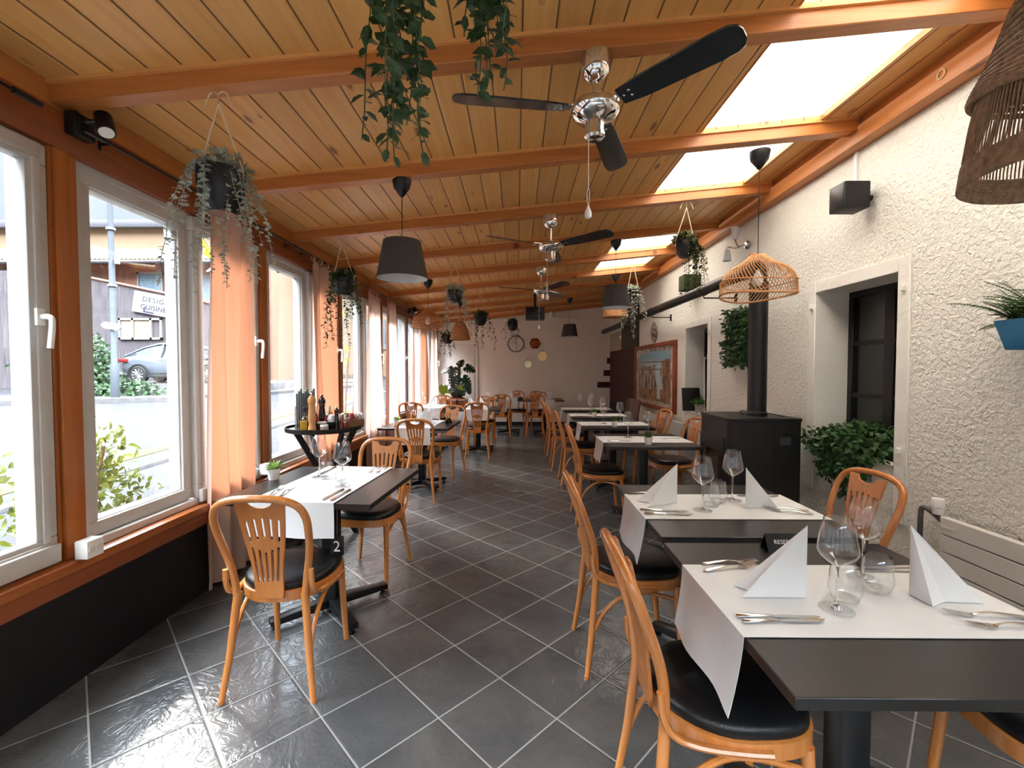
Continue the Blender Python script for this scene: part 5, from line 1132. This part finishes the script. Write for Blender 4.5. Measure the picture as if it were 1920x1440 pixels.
m = MB(); m.lathe([(.024, .455), (.026, .46), (.026, .485), (.023, .487), (.023, .493), (.028, .495), (.029, .535), (.026, .54)], 24, Mx.Translation((-.01, .80, 0)), cap1=True); m.build('thermostat_valve', W['white'], rd)
r2 = thing('radiator', 'white panel radiator under the tiled picture, behind the chairs', 'radiator', (2.31, 7.1, .16))
for k in range(6):
    m = MB(); m.bb(-.045, .0, -.9, .9, .085*k+.003, .085*k+.082); m.build('panel', W['radiator'], r2, bevel=.0015, seg=1)
m = MB(); m.bb(-.0, .06, -.85, .85, .02, .48); m.build('back_plate', W['black'], r2)

# ------------------------------------------------------------------ back wall
ckk = thing('wall_clock', 'round clock with a dark rim on the back wall', 'clock', (-.021, YF-.004, 2.06)); Mk = Mx.Rotation(pi/2, 4, 'X')
m = MB(); m.lathe([(.0, .012), (.19, .012), (.19, .0)], 40, Mk); m.build('dial', W['clock'], ckk); m = MB(); m.lathe([(.19, 0), (.19, .03), (.205, .03), (.208, .0)], 40, Mk, cap0=False); m.build('rim', W['darkmill'], ckk)
for a, l in ((.25, .15), (-.4, .09), (2.9, .10)):
    m = MB(); m.tube([(0, -.016, 0), (l*sin(a), -.016, l*cos(a))], .005, 5); m.build('hand', W['black'], ckk)
def hexm(label, x, z, r, mat):
    t = thing('hexagon_mirror', label, 'mirror', (x, YF-.002, z), 0, 'hexagon mirrors on the back wall'); t.rotation_euler = (R(-7), 0, 0) if mat == 'copper' else (R(-2), 0, 0)
    m = MB(); m.prism([(r*cos(k*pi/3), r*sin(k*pi/3)) for k in range(6)], .008, .016, Mx.Rotation(pi/2, 4, 'X')); m.build('mirror', W[mat], t, smooth=0)
    m = MB(); m.tube([(-r*.45, -.012, r*.86), (0, -.006, r*1.55), (r*.45, -.012, r*.86)], .004, 5); m.build('hanging_chain', W['pot_grey'], t)
hexm('copper coloured hexagon mirror, highest of the three', .466, 2.074, .15, 'copper'); hexm('gold hexagon mirror, middle of the three', .655, 1.75, .128, 'brass'); hexm('gold hexagon mirror, lowest of the three', .291, 1.547, .10, 'brass')
cd = MB(); cd.bb(-1.0, .42, YF-.028, YF-.001, 2.62, 2.70); tag(cd.build('cable_trunking', W['white'], bevel=.003), 'white cable trunking along the top of the back wall', 'cable trunking')
cd = MB(); cd.bb(.42, 1.52, YF-.022, YF-.001, 2.715, 2.74); cd.bb(1.49, 1.52, YF-.022, YF-.001, 2.62, 2.74); tag(cd.build('cable_duct', W['white'], bevel=.003), 'thin white cable duct with a bent end behind the far grey pendant', 'cable duct')
sh = MB(); sh.bb(.82, .90, YF-.12, YF-.001, 2.72, 2.9); tag(sh.build('wall_device', W['white'], bevel=.01), 'small white device high on the back wall beside the projector', 'wall device')

# ------------------------------------------------------------------ monstera
sd = thing('plant_stand', 'wooden plant stand before the white door', 'plant stand', (-1.30, 9.8, 0)); m = MB(); m.lathe([(.23, .765), (.235, .77), (.235, .785), (.22, .79), (0, .79)], 32); m.build('round_top', W['chair'], sd)
m = MB(); m.bb(-.215, .215, -.02, .0, .55, .74); m.build('apron', W['chair'], sd, bevel=.004)
for x, y in ((-.2, -.16), (.2, -.16), (-.2, .18), (.2, .18)):
    m = MB(); m.tube([(x*1.05, y*1.05, 0), (x, y, .77)], [.014, .018], 8); m.build('leg', W['chair'], sd)
m = MB(); m.tube([(0, -.02, .3), (0, -.02, .765)], .012, 8); m.build('brace', W['darkmill'], sd)
mo = thing('monstera', 'large monstera in a grey pot on a wooden stand before the white door', 'potted plant', (-1.30, 9.8, .79)); rnd = random.Random(40)
m = MB(); m.lathe([(.09, 0), (.10, .003), (.15, .08), (.165, .16), (.155, .23), (.145, .235), (.14, .2), (0, .2)], 28); m.build('pot', W['pot_grey'], mo); m = MB(); m.lathe([(.16, 0), (.165, .012), (.15, .016)], 28); m.build('saucer', W['clayred'], mo)
m = MB(); m.tube([(.03, .03, .18), (.045, .03, .80)], .036, 12); m.build('coir_pole', W['coir'], mo)
def mleaf(p, tip, nrm, size, mat, notch=True):
    p, nrm = V(p), V(nrm).normalized(); d = V(tip).normalized(); d = (d-nrm*d.dot(nrm)).normalized(); b = d.cross(nrm); mm = MB()
    side = [(.0, .0), (-.16, .16), (-.13, .34), (.02, .46)] + ([(.16, .49), (.19, .26), (.22, .26), (.24, .48), (.42, .45), (.42, .22), (.45, .22), (.48, .42), (.64, .36), (.62, .17), (.65, .17), (.70, .31), (.84, .2)] if notch else [(.3, .47), (.6, .36), (.84, .2)]) + [(1.0, .0)]
    for s_ in (-1, 1):
        vs = [p+d*(x*size)+b*(s_*y*size)-nrm*(.25*size*(y*y+ .5*max(0, x)**2)) for x, y in side]; mm.add(vs, [tuple(range(len(vs)))])
    return mm.build('leaf', W[mat], mo, smooth=0, solid=.002)
LV = [((-.20, -.05, .62), (-.9, -.2, -.1), (-.3, -.7, .7), .17, 'monst'), ((-.07, -.08, .66), (-.25, -.3, -.8), (-.2, -.9, .3), .24, 'monst'), ((.20, -.02, .68), (.8, -.2, -.25), (.2, -.8, .6), .24, 'monst'), ((.14, -.1, .44), (.7, -.3, -.6), (.3, -.9, .4), .27, 'monst'), ((.22, -.12, .28), (.5, -.2, -.8), (.5, -.8, .3), .22, 'monst'),
      ((-.05, -.12, .47), (-.1, -.2, -.9), (-.1, -1, .2), .26, 'monst'), ((-.05, -.14, .22), (-.8, -.3, -.5), (-.2, -.8, .6), .18, 'monst'), ((.10, -.16, .22), (.5, -.4, -.8), (.2, -.9, .3), .19, 'monst'), ((.05, -.02, .72), (.2, -.3, .6), (0, -.8, .5), .18, 'monst'), ((-.28, -.1, .26), (-.1, -.1, -1), (.1, -1, .1), .21, 'monst_l'), ((.09, -.17, .27), (.1, -.2, -.9), (.2, -1, .1), .16, 'monst_l'), ((-.12, -.15, .16), (-.8, -.3, -.2), (0, -.6, .8), .13, 'monst_l')]
for p, tp, nm, s_, mt in LV:
    mleaf(p, tp, nm, s_, mt, mt == 'monst'); m = MB(); m.tube(chaikin([(.02, 0, .2), (p[0]*.4, p[1]*.4, max(.3, p[2]*.85)), p], 2), .006, 6); m.build('leaf_stem', W['stem'], mo)

# ------------------------------------------------------------------ tray table with condiments
TX, TY, TT = -1.58, 3.66, .93
ty = thing('tray_table', 'round black tray table at the window crowded with condiments', 'side table', (TX, TY, 0))
m = MB(); m.lathe([(.0, .905), (.27, .905), (.29, .912), (.295, .945), (.288, .945), (.282, .925), (0, .925)], 48, cap0=False); m.build('tray', W['blackm'], ty)
for a in (.75, -.75):
    for s_ in (-1, 1):
        m = MB(); d = V((cos(a), sin(a), 0)); n_ = V((-d.y, d.x, 0)); p = d*(.245*s_); q = d*(-.23*s_); o_ = n_*(.02*s_)
        w_ = n_*.014; m.add([p+w_+o_+V((0, 0, .905)), p-w_+o_+V((0, 0, .905)), q-w_+o_, q+w_+o_, p+w_+o_+d*.05+V((0, 0, .905)), p-w_+o_+d*.05+V((0, 0, .905)), q-w_+o_+d*.05, q+w_+o_+d*.05], [(0, 1, 2, 3), (7, 6, 5, 4), (0, 4, 5, 1), (1, 5, 6, 2), (2, 6, 7, 3), (3, 7, 4, 0)]); m.build('leg', W['blackm'], ty, bevel=.003, seg=1)
TT = .926
mn = thing('menu_rack', 'wire rack of grey menus at the left of the tray table', 'menu rack', (-1.69, 3.57, TT), .5); m = MB()
for z in (.02, .18): sash(m, -.075, -.07, 0, 0, 0, 0, 0) if 0 else m.tube([(-.075, -.055, z), (.075, -.055, z), (.075, .055, z), (-.075, .055, z)], .0025, 5, closed=True)
for x in (-.075, .075):
    for y in (-.055, .055): m.tube([(x, y, 0), (x, y, .18)], .0025, 5)
m.build('wire_rack', W['steel'], mn)
for k in range(9):
    M_ = MB(); M_.bb(-.062+k*.0155-.005, -.062+k*.0155+.005, -.05, .05, .004, .29+.018*((k*7) % 3)); o = M_.build('menu', W['menu'], bevel=.001, seg=1); tag(o, 'one of the grey menus standing in the wire rack', 'menu', 'menus in the wire rack', (-1.69, 3.57, TT), .5)
def lth(name, label, cat, loc, parts, sub=None):
    t = thing(name, label, cat, loc)
    for nm, prof, mt in parts: m = MB(); m.lathe(prof, 20, cap1=True); m.build(nm, W[mt], t)
    return t
def mill(name, label, loc, s_, mt, top):
    lth(name, label, 'pepper mill', loc, (('base', [(r*s_, z*s_) for r, z in ((.030, 0), (.031, .02), (.028, .035), (.023, .06), (.026, .085), (.030, .11), (.026, .15), (.022, .19), (.025, .205), (.026, .215))], mt), ('head', [(r*s_, z*s_) for r, z in ((.026, .217), (.030, .235), (.029, .255), (.017, .272), (.012, .28))], mt), ('knob', [(r*s_, z*s_) for r, z in ((.006, .28), (.011, .286), (.011, .296), (.005, .30))], top)))
mill('pepper_mill', 'tall pale wooden pepper mill at the front of the tray table', (-1.565, 3.41, TT), 1.0, 'mill', 'chrome')
mill('pepper_mill', 'dark pepper mill with a steel knob right of the middle of the tray', (-1.42, 3.52, TT), .62, 'darkmill', 'chrome')
mill('pepper_mill', 'dark pepper mill behind the tall pale mill', (-1.57, 3.60, TT), .92, 'darkmill', 'darkmill')
t = lth('oil_bottle', 'square glass bottle of yellow olive oil on the tray table', 'bottle', (-1.625, 3.42, TT), (('cap', [(.010, .15), (.010, .185), (.006, .19)], 'pot_black'),))
m = MB(); m.bb(-.026, .026, -.026, .026, .003, .085); m.build('oil', W['oil'], t, bevel=.005); m = MB(); m.bb(-.028, .028, -.028, .028, .0, .10); m.lathe([(.027, .10), (.012, .12), (.011, .152)], 16, cap0=False); m.build('bottle_glass', W['glass'], t, bevel=0)
lth('ketchup_bottle', 'red ketchup bottle behind the pale mill', 'bottle', (-1.58, 3.49, TT), (('body', [(.028, 0), (.030, .01), (.030, .09), (.022, .12), (.012, .14)], 'ketch'), ('cap', [(.014, .14), (.016, .145), (.014, .165), (.006, .18)], 'white')))
lth('sauce_bottle', 'small red bottle with a white cap on the tray table', 'bottle', (-1.53, 3.60, TT), (('body', [(.024, 0), (.026, .01), (.026, .07), (.012, .11)], 'ketch'), ('cap', [(.012, .11), (.012, .13)], 'white')))
lth('sauce_bottle', 'round orange sauce bottle glowing at the back of the tray', 'bottle', (-1.55, 3.70, TT), (('body', [(.02, 0), (.03, .02), (.038, .06), (.034, .10), (.018, .13)], 'orange'), ('cap', [(.012, .13), (.013, .16), (.006, .18)], 'white')))
lth('sugar_jar', 'small jar with a white lid in front on the tray', 'jar', (-1.475, 3.42, TT), (('body', [(.028, 0), (.030, .006), (.030, .04)], 'stone'), ('lid', [(.031, .041), (.031, .052), (.028, .056)], 'white')))
lth('toothpick_jar', 'dark jar with white packets in the middle of the tray', 'jar', (-1.475, 3.56, TT), (('body', [(.034, 0), (.036, .006), (.036, .06), (.033, .061)], 'pot_black'), ('packets', [(.03, .061), (.034, .085), (.022, .115), (.006, .12)], 'napkin')))
lth('mustard_jar', 'brown jar with a pale lid beside the tall pale mill', 'jar', (-1.52, 3.48, TT), (('body', [(.028, 0), (.03, .006), (.03, .058)], 'brownleather'), ('lid', [(.034, .058), (.036, .062), (.034, .07)], 'white')))
t = thing('chili_shaker', 'glass shaker of red spice on the right of the tray', 'shaker', (-1.375, 3.58, TT)); m = MB(); m.lathe([(.027, .003), (.027, .06)], 16, cap1=True); m.build('spice', W['ketch'], t); m = MB(); m.lathe([(.029, 0), (.031, .06), (.026, .095)], 18, cap0=False); m.build('glass_body', W['glass'], t); m = MB(); m.lathe([(.026, .095), (.028, .097), (.028, .125), (.022, .13)], 18, cap1=True); m.build('lid', W['steel'], t)
cb_ = thing('condiment_box', 'wooden box of paper packets at the right end of the tray', 'box', (-1.40, 3.73, TT), .55); m = MB(); m.bb(-.11, .11, -.06, .06, 0, .008); m.bb(-.11, .11, -.06, -.052, 0, .065); m.bb(-.11, .11, .052, .06, 0, .065); m.bb(-.11, -.102, -.06, .06, 0, .065); m.bb(.102, .11, -.06, .06, 0, .065); m.build('box', W['boxwood'], cb_)
rnd = random.Random(50)
for k in range(13):
    m = MB(); x = -.092+.0145*k; rr_ = rnd.uniform(-.3, .3); m.box((0, 0, .055), (.006, .075, .10), Mx.Translation((x, rnd.uniform(-.012, .012), .008)) @ Mx.Rotation(rr_*.5+.12, 4, 'Y')); o = m.build('sachet', W['redpaper' if 5 <= k <= 8 else ('napkin' if k > 10 else 'paper')], smooth=0)
    tag(o, 'one of the %s packets in the wooden box on the tray' % ('red' if 5 <= k <= 8 else ('white' if k > 10 else 'brown')), 'packet', '%s packets in the wooden box' % ('red' if 5 <= k <= 8 else ('white' if k > 10 else 'brown')), (-1.40, 3.73, TT), .55)
